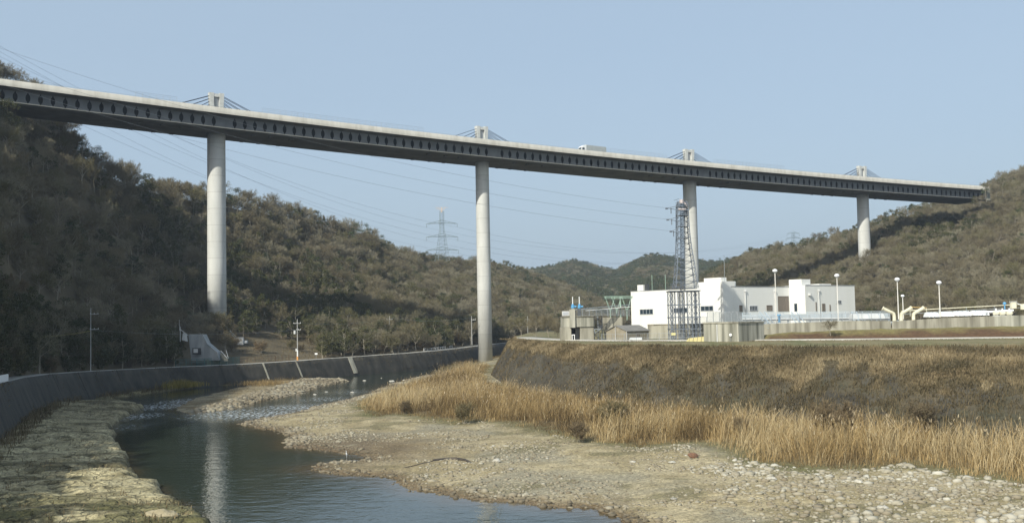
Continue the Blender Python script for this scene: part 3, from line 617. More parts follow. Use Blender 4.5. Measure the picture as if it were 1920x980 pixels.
# pylons and stays
for k, x in enumerate(PIERX):
    t_, n_ = path_t(x); mb = MB()
    def Q(a, z, s): return P(x, s, z)+t_*a
    hgt = 8.3
    for sg in (-1, 1):
        pts = [Q(sg*2.0, .07, .9), Q(sg*.95, .07, .9), Q(sg*.95, hgt-.9, .9), Q(sg*.9, hgt, .9), Q(sg*2.45, hgt, .9)]
        mb.prism(pts, n_*-1.8)
    mb.prism([Q(-.95, .07, .8), Q(.95, .07, .8), Q(.95, 1.4, .8), Q(-.95, 1.4, .8)], n_*-1.6)
    mb.prism([Q(-.92, hgt-1.3, .8), Q(.92, hgt-1.3, .8), Q(.92, hgt-.25, .8), Q(-.92, hgt-.25, .8)], n_*-1.6)
    pe = mb.build('pylon', M_pylon, vi)
    mb = MB()
    mb.prism([Q(-.9, 1.42, .1), Q(.9, 1.42, .1), Q(.9, hgt-1.32, .1), Q(-.9, hgt-1.32, .1)], n_*-.2)
    for z in np.arange(2, hgt-1.5, .45): mb.rod(Q(-.85, z, .25), Q(.2, z, .25), .05, 4)
    mb.rod(Q(-.3, 1.5, .3), Q(-.3, hgt-1.4, .3), .07, 4)
    mb.build('saddle_frame', M_palec, pe)
    for sg in (-1, 1):
        for z, d in ((7.3, 20), (6.35, 15), (5.4, 10.5), (4.45, 7)):
            mb = MB()
            for s in (-.55, .55):
                p = Q(sg*2.2, z, s); q = P(x+sg*d*.863, s, .1); mb.rod(p, q, .095, 5)
            mb.build('stay_cable', M_cable, vi)
# noise / safety fences on the parapet
def deck_fence(px0, px1):
    xa = min(exs, key=lambda x: abs(proj(P(x, EW, 1.2))[0]-px0)); xb = min(exs, key=lambda x: abs(proj(P(x, EW, 1.2))[0]-px1))
    mb = MB(); n = max(4, int((xb-xa)/1.7)); X = np.linspace(xa, xb, n+1)
    for i, x in enumerate(X): mb.rod(P(x, 12.1, 1.1), P(x, 12.1, 2.75), .035, 4)
    for z in (1.7, 2.2, 2.72):
        for a, b_ in zip(X[:-1], X[1:]): mb.rod(P(a, 12.1, z), P(b_, 12.1, z), .022 if z < 2.7 else .035, 4, cap=False)
    mb.build('safety_fence', M_steel, vi)
for a, b_ in ((256, 330), (490, 792), (1137, 1250), (1340, 1472)): deck_fence(a, b_)
mb = MB()
for a, b_ in zip(bxs[:-1], bxs[1:]): mb.rod(P(a, 12.1, 1.42), P(b_, 12.1, 1.42), .03, 4, cap=False)
for x in bxs: mb.rod(P(x, 12.1, 1.1), P(x, 12.1, 1.42), .03, 4)
mb.build('top_rail', M_steel, vi)
# abutment on the right hillside
t_, n_ = path_t(BX1); mb = MB(); mb.box(P(BX1+.5, 0, -2.75), (2.4, 20, 5.2), t_, n_); mb.build('abutment', M_grime, vi)

# truck, driving left near the parapet
xt0 = min(exs, key=lambda x: abs(proj(P(x, 7.5, 1.5))[0]-1087)); t_, n_ = path_t(xt0+4)
zr = topz(xt0+4.5)+.07; slope = (topz(xt0+9)-topz(xt0))/9.2; tt = Vector((t_.x, t_.y, slope)).normalized(); uz = tt.cross(n_)*-1
if uz.z < 0: uz = -uz
o0 = P(xt0, 8.0, .07)
tr = thing('truck', tuple(o0), 'white-cabbed lorry with a long grey box body driving over the bridge', 'truck')
def T(a, s, z): return o0 + tt*a + n_*s + uz*z
mb = MB()
pf = [(0, .6), (0, 1.8), (.25, 2.75), (.6, 3.15), (1.9, 3.75), (2.35, 3.8), (2.35, .6)]
mb.prism([T(a, 1.2, z) for a, z in pf], n_*-2.4); cabo = mb.build('cab', M_whitep, tr)
mb = MB(); mb.prism([T(a, 1.215, z) for a, z in [(.35, 1.75), (.5, 2.6), (1.5, 2.6), (1.5, 1.75)]], n_*-.03); mb.build('side_window', M_glass, cabo)
mb = MB(); mb.prism([T(-.02, s, z) for s, z in [(1.05, 1.8), (-1.05, 1.8)]]+[T(.22, s, 2.7) for s in (-1.0, 1.0)], tt*.04); mb.build('windscreen', M_glass, cabo)
mb = MB(); mb.prism([T(2.5, 1.25, z) for z in (1.05, 3.75)]+[T(11.6, 1.25, z) for z in (3.75, 1.05)], n_*-2.5); bo = mb.build('cargo_box', mat('truck_box_grey', (.33, .36, .36), .6, (.38, .41, .41), 1), tr)
mb = MB(); mb.prism([T(2.2, .8, z) for z in (.6, 1.04)]+[T(11.4, .8, z) for z in (1.04, .6)], n_*-1.6); mb.build('chassis', M_darks, tr)
for a in (1.1, 3.2, 8.4, 9.7):
    for s in (1.0, -1.0):
        mb = MB(); mb.rod(T(a, s-.14, .5), T(a, s+.14, .5), .5, 14); wo = mb.build('wheel', M_darks, tr)
mb = MB(); mb.prism([T(3.9, 1.22, z) for z in (.55, 1.0)]+[T(7.6, 1.22, z) for z in (1.0, .55)], n_*-.05); mb.build('side_guard', M_steel, tr)

# ------------------------------------------------------------------ lattice towers
def lattice(mb, levels, r, br, rot=0):
    """levels: list of (centre Vector, half-width); square lattice"""
    cs = []
    ca, sa = math.cos(rot), math.sin(rot)
    for c, hw in levels:
        cs.append([Vector(c)+Vector((ca*a-sa*b_, sa*a+ca*b_, 0))*hw for a, b_ in ((-1, -1), (1, -1), (1, 1), (-1, 1))])
    for A, B in zip(cs[:-1], cs[1:]):
        for k in range(4):
            mb.rod(A[k], B[k], r, 4, cap=False); j = (k+1) % 4
            mb.rod(A[k], B[j], br, 3, cap=False); mb.rod(A[j], B[k], br, 3, cap=False); mb.rod(B[k], B[j], br, 3, cap=False)
    return cs
# far tower on the left ridge
def tower_far(px, ytop, D, zb, label, arms, hwb, hwt, matl, topc=None, thick=1.0, rot=.35):
    top = at_d(px, ytop, D); tw = thing('transmission_tower', (top.x, D, zb), label, 'electricity pylon')
    c = lambda z: Vector((top.x, D, z)); H_ = top.z-zb; mb = MB()
    lv = [(c(zb+H_*f), hwb+(hwt-hwb)*min(f/.62, 1)) for f in np.linspace(0, .93, 13)]
    lattice(mb, lv, .11*thick, .04*thick, rot); mb.build('lattice_body', matl, tw)
    tips = []
    ux = Vector((math.cos(rot*.3), math.sin(rot*.3), 0))
    for y, hw in arms:
        z = at_d(px, y, D).z
        for sg in (-1, 1):
            mb = MB(); tip = c(z-.4)+ux*sg*hw; 
            for dy in (-1, 1):
                b0 = c(z+1.6)+Vector((0, dy*.8, 0)); b1 = c(z)+Vector((0, dy*.9, 0))
                mb.rod(b0, tip, .12*thick, 4); mb.rod(b1, tip, .2*thick, 4)
                for f in (.25, .5, .75): mb.rod(b0.lerp(tip, f), b1.lerp(tip, f-.12), .05*thick, 3)
            ao = mb.build('cross_arm', matl, tw)
            mb = MB(); mb.rod(tip, tip-Vector((0, 0, 2.2)), .12*thick, 5); mb.rod(tip-ux*sg*2, tip-Vector((0, 0, 2.2)), .05*thick, 3); mb.build('insulator', matl, ao)
            tips.append(tip-Vector((0, 0, 2.2)))
    if topc:
        mb = MB(); mb.rod(c(top.z)-ux*3.8, c(top.z)+ux*3.8, .12*thick, 4); mb.rod(c(top.z-2.6), c(top.z)-ux*2.2, .12, 4); mb.rod(c(top.z-2.6), c(top.z)+ux*2.2, .12, 4); mb.rod(c(top.z-3), c(top.z-.1), .3, 4); mb.rod(c(top.z-1)-ux*3.4, c(top.z-1)+ux*1.5, .1, 4)
        mb.build('top_arm', topc, tw)
    return tw, tips
T1, tips1 = tower_far(828, 389, 640, 52, 'pale blue-grey lattice pylon with three pairs of arms standing on the left ridge', [(418, 9.3), (443, 9.5), (468, 9.8)], 3.6, 1.1, M_fartower, M_orange)
T3, tips3 = tower_far(1487, 432, 900, 58, 'faint distant lattice pylon rising behind the right ridge', [(437, 5.5), (446, 6.5), (455, 7)], 3.0, 1.0, M_fartower, None, .8)

# plant tower
tp = at_d(1279, 377, 240); bt = at_dz(1284, 240, 10.8)
T2 = thing('transmission_tower', tuple(bt), 'tall steel lattice tower on a square framed base in front of the white building', 'electricity pylon')
def cc(px, y, D=240): return at_d(px, y, D)
mb = MB(); zb = 10.6; zs = [10.6, 13.2, 15.8, 18.6, 21.6]
for (ex, ey) in ((-2.7, -1), (-1.0, -1), (1.0, -1), (2.7, -1), (-2.7, 1.6), (2.7, 1.6), (0, 1.6)):
    c0 = Vector((bt.x+ex, 240+ey*1.6, 0)); lattice(mb, [(c0+Vector((0, 0, z)), .5) for z in np.linspace(10.6, 21.4, 9)], .07, .035)
mb.build('base_frame', M_tower, T2)
mb = MB()
for z in zs[1:]:
    for y in (-1.6-.5, 2.5+.5):
        mb.box((bt.x, 240+y, z), (6.8, .14, .18))
    for x in (-3.3, 3.3): mb.box((bt.x+x, 240.45, z), (.14, 5.3, .18))
mb.box((bt.x, 240.3, 21.7), (7.0, 5.6, .12))
for z in (22.2, 22.7):
    for y in (-2.4, 3.0): mb.rod((bt.x-3.4, 240+y, z), (bt.x+3.4, 240+y, z), .03, 4)
mb.build('platform_frame', M_tower, T2)
mb = MB(); lv = []
for y, px, hw in ((540, 1285, 21), (515, 1284.5, 18), (490, 1283.5, 15.5), (467, 1282, 13.2), (446, 1281, 11.6), (425, 1280, 10.8), (405, 1279.5, 10.3), (386, 1279, 9.8), (378, 1278.5, 7)):
    c = cc(px, y, 241); lv.append((c, hw*240/2000))
full = []
for (c, h0), (c1, h1) in zip(lv[:-1], lv[1:]):
    full += [(c, h0), (c.lerp(c1, .5), (h0+h1)/2)]
full.append(lv[-1])
lattice(mb, full, .12, .05); mb.build('lattice_body', M_tower, T2)
mb = MB(); lattice(mb, [(cc(1279.5, y, 241)+Vector((.1, 0, 0)), .45) for y in range(545, 376, -7)], .055, .03); mb.build('ladder_shaft', M_tower, T2)
mb = MB()
for y in (388, 404, 425, 447, 540):
    c = cc(1279.3, y, 241); hw = 1.35 if y < 500 else 2.5; mb.box(c, (2*hw, 2*hw, .08)); 
    for dz in (.5, 1.0):
        for a in (-1, 1): mb.rod(c+Vector((-hw, a*hw, dz)), c+Vector((hw, a*hw, dz)), .035, 4); mb.rod(c+Vector((a*hw, -hw, dz)), c+Vector((a*hw, hw, dz)), .035, 4)
mb.build('platform', M_tower, T2)
tips2 = []
for y, px in ((390, 1250), (411, 1252), (433, 1258)):
    mb = MB(); a = cc(1270, y-1, 240); b_ = cc(px, y, 240)
    for dy in (-.5, .5): mb.rod(a+Vector((0, dy, .3)), b_, .055, 4); mb.rod(a+Vector((0, dy, -.5)), b_, .05, 4)
    mb.rod(b_+Vector((-.3, 0, -.1)), b_+Vector((.3, 0, -.1)), .2, 6); mb.rod(b_.lerp(a, .4), b_.lerp(a, .4)-Vector((0, 0, 1.3)), .12, 5)
    mb.build('cross_arm', M_tower, T2); tips2.append(b_)
mb = MB(); c = cc(1278, 381, 240)
mb.rod(c, c+Vector((0, 0, .8)), .5, 6); mb.rod(c+Vector((-1, 0, -1.4)), c+Vector((.9, 0, -1.4)), .25, 5); mb.rod(c+Vector((.6, 0, .2)), c+Vector((1.4, 0, -1.0)), .2, 5)
mb.build('top_equipment', mat('pinkish_grey_steel', (.48, .42, .41), .6), T2)
mb = MB(); c = cc(1269, 374, 240); mb.rod(c+Vector((-.7, 0, -.2)), c+Vector((.5, 0, .15)), .07, 4); mb.rod(c, c-Vector((-.3, 0, 1.4)), .05, 4); mb.build('wind_vane', M_tower, T2)

# ------------------------------------------------------------------ overhead wires
def wire(p, q, sag, r, label, group, name='power_line', n=24):
    p = Vector(p); q = Vector(q); pts = []
    for k in range(n+1):
        t = k/n; v = p.lerp(q, t); v.z -= sag*4*t*(1-t); pts.append(v)
    mb = MB()
    for a, b_ in zip(pts[:-1], pts[1:]): mb.rod(a, b_, r, 3, cap=False)
    o = mb.build(name, M_wire); return tag(o, label, 'power line', group)
orders = ['top', 'second', 'third', 'fourth', 'fifth', 'lowest']
# to the far tower: offscreen tower on the left hill above the deck
def start_for(tip, ywant):      # height of the unseen uphill support that gives the observed slope
    lo, hi = -150.0, 420.0
    for _ in range(24):
        mid_ = (lo+hi)/2; a = at_d(-260, mid_, 330); best = None
        for k in range(61):
            t = k/60; v = a.lerp(tip, t); v.z -= 11*4*t*(1-t); q = proj(v)
            if best is None or abs(q[0]-320) < best[0]: best = (abs(q[0]-320), q[1])
        if best[1] < ywant: lo = mid_
        else: hi = mid_
    return at_d(-260, lo, 330)
OT = [start_for(tips1[k], y) for k, y in enumerate((249, 257, 265, 280, 297, 311))]
for k, i in enumerate((0, 1, 2, 3, 4, 5)):
    wire(OT[k], tips1[i], 11, .042, f'thin wire running down to the pylon on the left ridge, {orders[k]} of the six', 'wires from the upper left to the ridge pylon')
# to the plant tower
OT2 = [(-190, 22, 205), (-210, 52, 205), (-230, 80, 205)]
for k, (px, y, D) in enumerate(OT2):
    a = at_d(px, y, D); wire(a, tips2[k], 5.2, .026, f'thin wire from the sky at upper left to the {("top", "middle", "lower")[k]} arm of the plant tower', 'wires to the plant tower')
for k in range(6):
    wire(tips1[k], tips3[k], 15+1.5*(k//2), .045, f'thin wire sagging low behind the plant tower from the ridge pylon, {orders[k]} of six', 'wires sagging behind the plant tower')
# ------------------------------------------------------------------ treatment plant: white building
BC = at_d(1357, 600, 262); BC.z = 0; aA = Vector((-.6, .8, 0)); bA = Vector((.8, .6, 0)); ZV = Vector((0, 0, 1))
wb = thing('plant_building', (BC.x, BC.y, 10.6), 'long white flat-roofed treatment plant building behind the steel lattice tower', 'building')
def B(a, b_, z): return BC + aA*a + bA*b_ + ZV*z
def bblock(mb, a0, a1, b0, b1, z0, z1): mb.prism([B(a0, b0, z0), B(a1, b0, z0), B(a1, b1, z0), B(a0, b1, z0)], (0, 0, z1-z0))
def face_uv(px, py, face, off):
    """coordinate along a face of the building; face 'L' is the plane b=off, 'R' the plane a=off"""
    if face == 'L': q = BC+bA*off; p = on_plane(px, py, q, bA); return (p-BC).dot(aA), p.z
    q = BC+aA*off; p = on_plane(px, py, q, aA); return (p-BC).dot(bA), p.z
zmain = face_uv(1380, 537.5, 'R', 0)[1]; zlow = face_uv(1300, 541, 'L', 0)[1]; zhi = face_uv(1350, 527, 'L', 0)[1]
aL = face_uv(1183, 560, 'L', 0)[0]; aH = face_uv(1308, 560, 'L', 0)[0]; bS = face_uv(1480, 560, 'R', 0)[0]
bE = face_uv(1603, 560, 'R', -5)[0]; bM = face_uv(1510, 560, 'R', -5)[0]
mb = MB(); bblock(mb, 0, aL, 0, 30, 10.3, zlow); o1 = mb.build('low_hall', M_white, wb)
mb = MB(); bblock(mb, -.02, aH, -.02, face_uv(1378, 535, 'R', 0)[0], 10.3, zhi); o2 = mb.build('stair_block', M_white, wb)
mb = MB(); b1_ = face_uv(1368, 530, 'R', 0)[0]; bblock(mb, 1, aH-1.8, .6, b1_, zhi-.1, zhi+.95); bblock(mb, .3, 4, b1_+.05, b1_+2.6, zhi-1.4, zhi-.35+.3); mb.build('roof_housing', M_white, wb)
mb = MB(); bblock(mb, 0.01, 22, b1_, bM+.3, 10.3, zmain); o3 = mb.build('main_hall', M_white, wb)
mb = MB(); bblock(mb, -5, 20, bM-.02, bE, 10.3, zmain+.25); o4 = mb.build('east_wing', M_white, wb)
for (o_, a0, a1, b0, b1, z) in ((o1, 0, aL, 0, 30, zlow), (o3, 0, 22, b1_, bM, zmain), (o4, -5, 20, bM, bE, zmain+.25)):
    mb = MB()
    if o_ is o1: bblock(mb, aH+.05, aL+.06, -.08, .25, z-.001, z+.10)
    else: bblock(mb, a0-.08, a0+.25, b0+.3, b1+.06, z+.001, z+.16)
    mb.build('roof_coping', mat('grey_coping', (.26, .27, .28), .6) if 'grey_coping' not in bpy.data.materials else bpy.data.materials['grey_coping'], o_)
mb = MB(); u0 = face_uv(1490, 540, 'R', -5)[0]; bblock(mb, -3.5, .5, bM+.6, bM+4.2, zmain+.25, zmain+1.9); mb.build('roof_unit', M_white, wb)
mb = MB(); bblock(mb, -3, 2, bM+8.5, bM+13.5, zmain+.25, zmain+.75); mb.build('roof_unit', M_white, wb)
uw = face_uv(1197, 545, 'L', 0)[0]
mb = MB(); bblock(mb, uw-1.2, uw+1.0, .6, 2.4, zlow, zlow+1.7); mb.build('roof_unit', M_white, wb)
mb = MB(); bblock(mb, uw-2.3, uw-1.4, 1, 1.8, zlow, zlow+1.9); mb.build('roof_vent', M_darks, wb)
def window(px0, py0, px1, py1, face, off, nm, matl=M_glass, name='window', parent=None):
    u0, z1 = face_uv(px0, py0, face, off); u1, z0 = face_uv(px1, py1, face, off)
    u0, u1 = min(u0, u1), max(u0, u1)
    n = -bA if face == 'L' else -aA; ax = aA if face == 'L' else bA; base = BC + (bA if face == 'L' else aA)*off
    q = lambda u, z, d: base + ax*u + ZV*z + n*d
    mb = MB(); fwd = .12
    for (ua, ub, za, zb_) in ((u0, u1, z0, z0+.12), (u0, u1, z1-.12, z1), (u0, u0+.12, z0+.12, z1-.12), (u1-.12, u1, z0+.12, z1-.12)):
        mb.prism([q(ua, za, .003), q(ub, za, .003), q(ub, zb_, .003), q(ua, zb_, .003)], n*fwd)
    for k in range(1, nm):
        u = u0+(u1-u0)*k/nm; mb.prism([q(u-.06, z0+.12, .003), q(u+.06, z0+.12, .003), q(u+.06, z1-.12, .003), q(u-.06, z1-.12, .003)], n*fwd*.8)
    wo = mb.build(name, M_frame if matl is M_glass else M_shutter, parent or wb)
    mb = MB(); mb.prism([q(u0+.1, z0+.1, .004), q(u1-.1, z0+.1, .004), q(u1-.1, z1-.1, .004), q(u0+.1, z1-.1, .004)], n*.04); mb.build('pane' if matl is M_glass else 'panel', matl, wo)
window(1200, 579.5, 1225, 589, 'L', 0, 4); window(1263, 577, 1289, 586, 'L', 0, 4); window(1314, 573.5, 1338, 582.5, 'L', -.02, 3)
window(1386, 572, 1392, 584, 'R', .01, 1, M_shutter, 'door'); window(1405, 573, 1420, 582, 'R', .01, 5); window(1437, 572, 1448, 582, 'R', .01, 1, M_shutter, 'shutter')
window(1458, 555, 1479, 583, 'R', .01, 5, M_shutter, 'tall_shutter'); window(1529, 566, 1531, 583, 'R', -5, 1, M_shutter, 'louvre'); window(1541, 569, 1547, 583, 'R', -5, 1, M_shutter, 'door'); window(1555, 571, 1557, 583, 'R', -5, 1, M_shutter, 'louvre'); window(1568, 563, 1577, 569, 'R', -5, 3)
u_, z_ = face_uv(1517, 552, 'R', -5); mb = MB(); p = BC+aA*-5+bA*u_+ZV*z_; mb.lathe(p-aA*.25, [(-.3, .05), (-.25, .45), (.25, .45), (.3, .05)], 12); mb.build('wall_horn', M_palec, wb)
ul, zl = face_uv(1495, 576, 'L', bM-.02)
mb = MB(); q0 = B(-2.4, bM-.06, zl-1.0); mb.prism([q0, q0+aA*.9, q0+aA*.9+ZV*2.0, q0+ZV*2.0], -bA*.05); mb.build('door', M_glass, wb)
for px in (1397, 1452, 1535):    # downpipes
    off = .01 if px < 1500 else -5; u, z = face_uv(px, 560, 'R', off); p = BC+aA*off+bA*u-aA*.12; mb = MB(); mb.rod(p+ZV*(zmain-1), p+ZV*13, .13, 6); mb.box(p+ZV*(zmain-1), (.5, .5, .5)); mb.build('downpipe', M_palec, wb)
mb = MB(); p = at_d(1359, 528, 263); mb.rod(p, p+ZV*6.5, .06, 4); mb.build('antenna', M_steel, wb)
for px in (1223, 1248):
    b0 = at_d(px, 545, 300); b0.z = zlow; mb = MB(); mb.rod(b0-ZV*.2, b0+ZV*4.9, .08, 5); mb.build('lightning_rod', M_green, wb)

# ------------------------------------------------------------------ fences, railings
def fence(path, h, psp, bsp, name, label, matl, group=None, rails=(1.0,), pr=.05, br=.022, cat='fence', infill=True):
    path = [Vector(p) for p in path]; f = thing(name, tuple(path[0]), label, cat, group)
    mbp = MB(); seg = list(zip(path[:-1], path[1:])); bars = MB(); rl = MB(); k = 0; posts = []
    for a, b_ in seg:
        L = (b_-a).length; n = max(1, round(L/psp))
        for i in range(n+(b_ is path[-1] or b_ == path[-1])): posts.append(a.lerp(b_, min(1, i/n)))
        if infill:
            m_ = int(L/bsp)
            for i in range(m_): p = a.lerp(b_, (i+.5)/m_); bars.rod(p+ZV*.08, p+ZV*h*.97, br, 3, cap=False)
        for r_ in list(rails)+[.08/h]: rl.rod(a+ZV*h*r_, b_+ZV*h*r_, pr*.7, 4)
    ro = rl.build('rail', matl, f)
    if infill and bars.v: bars.build('bars', matl, f)
    pb = MB(); pb.rod((0, 0, 0), (0, 0, h), pr, 6); me = None
    for p in posts[:90]:
        if me is None: o = pb.build('post', matl); me = o.data
        else: o = bpy.data.objects.new('post', me); COL.objects.link(o)
        o.parent = f; o.location = p-path[0]
    return f
# concrete block and basin wall
Z_T = lambda px, py, D: at_d(px, py, D)
kb = thing('concrete_chamber', tuple(at_dz(1320, 214, 10.6)), 'big square stained concrete chamber beside the yellow cover and the plant road', 'concrete chamber')
p0 = at_dz(1320, 216, 10.6); p1 = at_dz(1385, 210, 10.6); d = (p1-p0).normalized(); nb = Vector((-d.y, d.x, 0))
zt_ = at_d(1352, 606, 213).z
mb = MB(); mb.prism([p0, p1, p1+nb*9, p0+nb*9], (0, 0, zt_-10.6)); co_ = mb.build('wall', M_grime, kb)
mb = MB(); mb.prism([p0-d*.15-nb*.15+ZV*(zt_-10.6), p1+d*.15-nb*.15+ZV*(zt_-10.6), p1+d*.15+nb*9+ZV*(zt_-10.6), p0-d*.15+nb*9+ZV*(zt_-10.6)], (0, 0, .28)); mb.build('top_slab', M_grime2, kb)
mb = MB(); mb.rod(p0+d*3.3-nb*.05, p0+d*3.3-nb*.05+ZV*(zt_-10.8), .12, 6); mb.build('drain_pipe', M_palec, kb)
fence([p0+ZV*(zt_-10.32)+d*1.0, p1+ZV*(zt_-10.32)], 2.0, 1.6, .16, 'railing', 'pale vertical-bar railing on top of the stained concrete chamber', M_steel, rails=(1.0,), br=.03, cat='railing')
sg = thing('warning_sign', tuple(p1-d*1.6-nb*.3), 'small round white warning sign low on the stained concrete chamber', 'sign'); c = Vector(sg.location)
mb = MB(); mb.rod(c, c+ZV*1.4, .035, 5); mb.build('post', M_steel, sg); mb = MB(); mb.lathe(c+ZV*1.6-nb*.05, [(-.03, .28), (.03, .28)], 16, Vector((1, 0, 0)), ZV, nb); mb.build('sign_disc', M_whitep, sg)
BW = [(1386, 608.5, 222), (1412, 608, 222), (1500, 604.5, 219), (1600, 601, 216), (1670, 601.5, 214), (1672, 602, 214), (1760, 596.5, 211), (1864, 592, 208), (1920, 590.5, 206), (2100, 585, 200), (2300, 580, 195)]
WPt = [Z_T(*q) for q in BW]
bw = thing('basin_wall', tuple(WPt[0]-ZV*3), 'long weathered concrete basin wall with rain streaks above the grass bank', 'wall')
for i, (a, b_) in enumerate(zip(WPt[:-1], WPt[1:])):
    d_ = (b_-a); dn = Vector((d_.x, d_.y, 0)).normalized(); n_ = Vector((-dn.y, dn.x, 0)); mb = MB()
    if d_.length < .5: continue
    gap = dn*(.02 if i else 0)
    mb.prism([Vector((a.x, a.y, 9.8))+gap, Vector((b_.x, b_.y, 9.8)), b_, a+gap], n_*.5)
    mb.build('wall_segment', M_grime2 if i != 7 else M_grime, bw)
wd_ = thing('basin_deck', tuple(WPt[0]+Vector((2, 4, 0))), 'grey basin deck slab behind the long weathered wall', 'platform'); mb = MB()
bk2 = [p+Vector((0, 1.2, -.35)) for p in WPt]; 
for a, b_ in zip(bk2[:-1], bk2[1:]):
    mb.prism([a, b_, b_+Vector((6, 24, 0)), a+Vector((6, 24, 0))], (0, 0, -.5))
mb.build('slab', M_palec, wd_)
# lower fence on the wall, upper fence on a raised walkway
fence([p+ZV*.02+Vector((0, .25, 0)) for p in WPt[:5]], 1.55, 1.9, .17, 'railing', 'long pale vertical-bar railing standing on the weathered basin wall', M_steel, rails=(1.0,), br=.028, cat='railing')
wk = [at_d(px, y, D) for px, y, D in ((1392, 597, 236), (1500, 596, 234), (1600, 595, 231), (1668, 594.5, 229))]
ww = thing('raised_walkway', tuple(wk[0]), 'pale blue-grey raised walkway behind the basin railing with steps down', 'walkway')
for a, b_ in zip(wk[:-1], wk[1:]):
    mb = MB(); mb.prism([a-ZV*.2, b_-ZV*.2, b_+Vector((.3, 1.6, -.2)), a+Vector((.3, 1.6, -.2))], (0, 0, .2)); mb.build('walkway_slab', M_palec, ww)
mb = MB()
for a, b_ in zip(wk[:-1], wk[1:]):
    n = int((b_-a).length/2.2)
    for i in range(n+1): p = a.lerp(b_, i/n); mb.box(p+Vector((.1, .8, -1.8)), (.25, .25, 3.2))
mb.build('support_legs', M_steel, ww)
fence(wk, 1.3, 1.7, .17, 'railing', 'upper pale blue railing along the raised walkway in front of the white building', M_bluel, rails=(1.0,), br=.028, cat='railing')
gl = thing('glass_screen', tuple(wk[0]+Vector((.5, 1.6, 0))), 'long pale grey-blue panel screen behind the upper railing', 'screen')
mb = MB()
for a, b_ in zip(wk[:-1], wk[1:]): mb.prism([a+Vector((.3, 1.7, -.5)), b_+Vector((.3, 1.7, -.5)), b_+Vector((.3, 1.7, .9)), a+Vector((.3, 1.7, .9))], (.02, .06, 0))
mb.build('panel', mat('screen_panel', (.27, .30, .32), .6, (.36, .39, .41), .6), gl)
for k, (px, wo) in enumerate(((1424, 'left'), (1484, 'middle'), (1596, 'right'))):
    p = at_d(px, 584, 226); q = at_d(px+16, 605, 221)
    st = thing('steel_stair', tuple(q), f'pale steel stair down from the raised walkway, {wo}most of the three' if wo != 'middle' else 'pale steel stair down from the raised walkway, the one below the tall brown shutter', 'stair', 'stairs from the walkway')
    for s in (0, 1.1):
        mb = MB(); mb.rod(p+Vector((s, s*.3, 0)), q+Vector((s, s*.3, 0)), .09, 4); mb.build('handrail', M_bluel, st)
        mb = MB(); mb.rod(p+Vector((s, s*.3, -1.1)), q+Vector((s, s*.3, -1.1)), .11, 4); mb.build('stringer', M_bluel, st)
    mb = MB()
    for i in range(9): c = p.lerp(q, (i+.5)/9)-ZV*1.1; mb.box(c+Vector((.55, .15, 0)), (1.1, .3, .04))
    mb.build('treads', M_bluel, st)
    for i, f_ in enumerate((.05, .95)): mb = MB(); c = p.lerp(q, f_); mb.rod(c-ZV*1.1, c, .05, 4); mb.build('baluster', M_bluel, st)
vb = thing('blue_valve', tuple(at_d(1461, 604, 221)), 'small blue valve stand between the two basin stairs', 'valve'); c = Vector(vb.location)
mb = MB(); mb.lathe(c, [(0, .35), (.2, .35), (.25, .2), (1.3, .2), (1.35, .4), (1.6, .4)], 12); mb.build('body', M_blue, vb); mb = MB(); mb.rod(c+ZV*1.6, c+ZV*1.9, .05, 5); mb.rod(c+ZV*1.85-Vector((.45, 0, 0)), c+ZV*1.85+Vector((.45, 0, 0)), .05, 5); mb.build('handwheel', M_bluel, vb)

# gooseneck pipes
for k, (px, lab) in enumerate(((1677, 'leftmost'), (1690, 'second'), (1713, 'rightmost'))):
    b0 = at_d(px, 601, 216); gp = thing('gooseneck_pipe', tuple(b0), f'cream bent pipe rising from the basin wall, {lab} of the three' if lab != 'second' else 'cream bent pipe rising from the basin wall, the middle one of three', 'pipe', 'cream bent pipes on the basin')
    sg_ = -1 if k == 0 else 1; r_ = .34; mb = MB()
    mb.rod(b0-ZV*.3, b0+ZV*1.1, r_, 12); el = [b0+ZV*1.1+Vector((sg_*.9*(1-math.cos(t)), 0, .9*math.sin(t)*.7)) for t in np.linspace(0, 1.1, 6)]
    mb.tube(el, r_, 12); e = el[-1]; f_ = e+Vector((sg_*1.6, .2, .85)); mb.rod(e, f_, r_*.95, 12); mb.build('pipe_body', M_cream, gp, smooth=False)
    mb = MB(); dd = (f_-e).normalized(); mb.rod(f_, f_+dd*.15, r_*1.3, 14); mb.rod(b0+ZV*.0, b0+ZV*.12, r_*1.3, 14); mb.build('flange', M_cream, gp)
    mb = MB(); mb.rod(b0-Vector((.7, .2, .25)), b0+Vector((.9, .2, -.05)), .14, 8); mb.build('side_pipe', M_bluel, gp)
mb = MB()
hp = thing('pipe_rail', tuple(at_d(1706, 575, 222)), 'thin ochre handrail above the cream bent pipes', 'railing'); a = at_d(1706, 575, 222); b_ = at_d(1737, 577, 221)
mb.rod(a, b_, .07, 6); mb.build('rail', mat('ochre_paint', (.5, .33, .12), .6), hp); mb = MB(); mb.rod(a, a-ZV*2, .05, 5); mb.rod(b_, b_-ZV*2, .05, 5); mb.build('rail_legs', M_cream, hp)
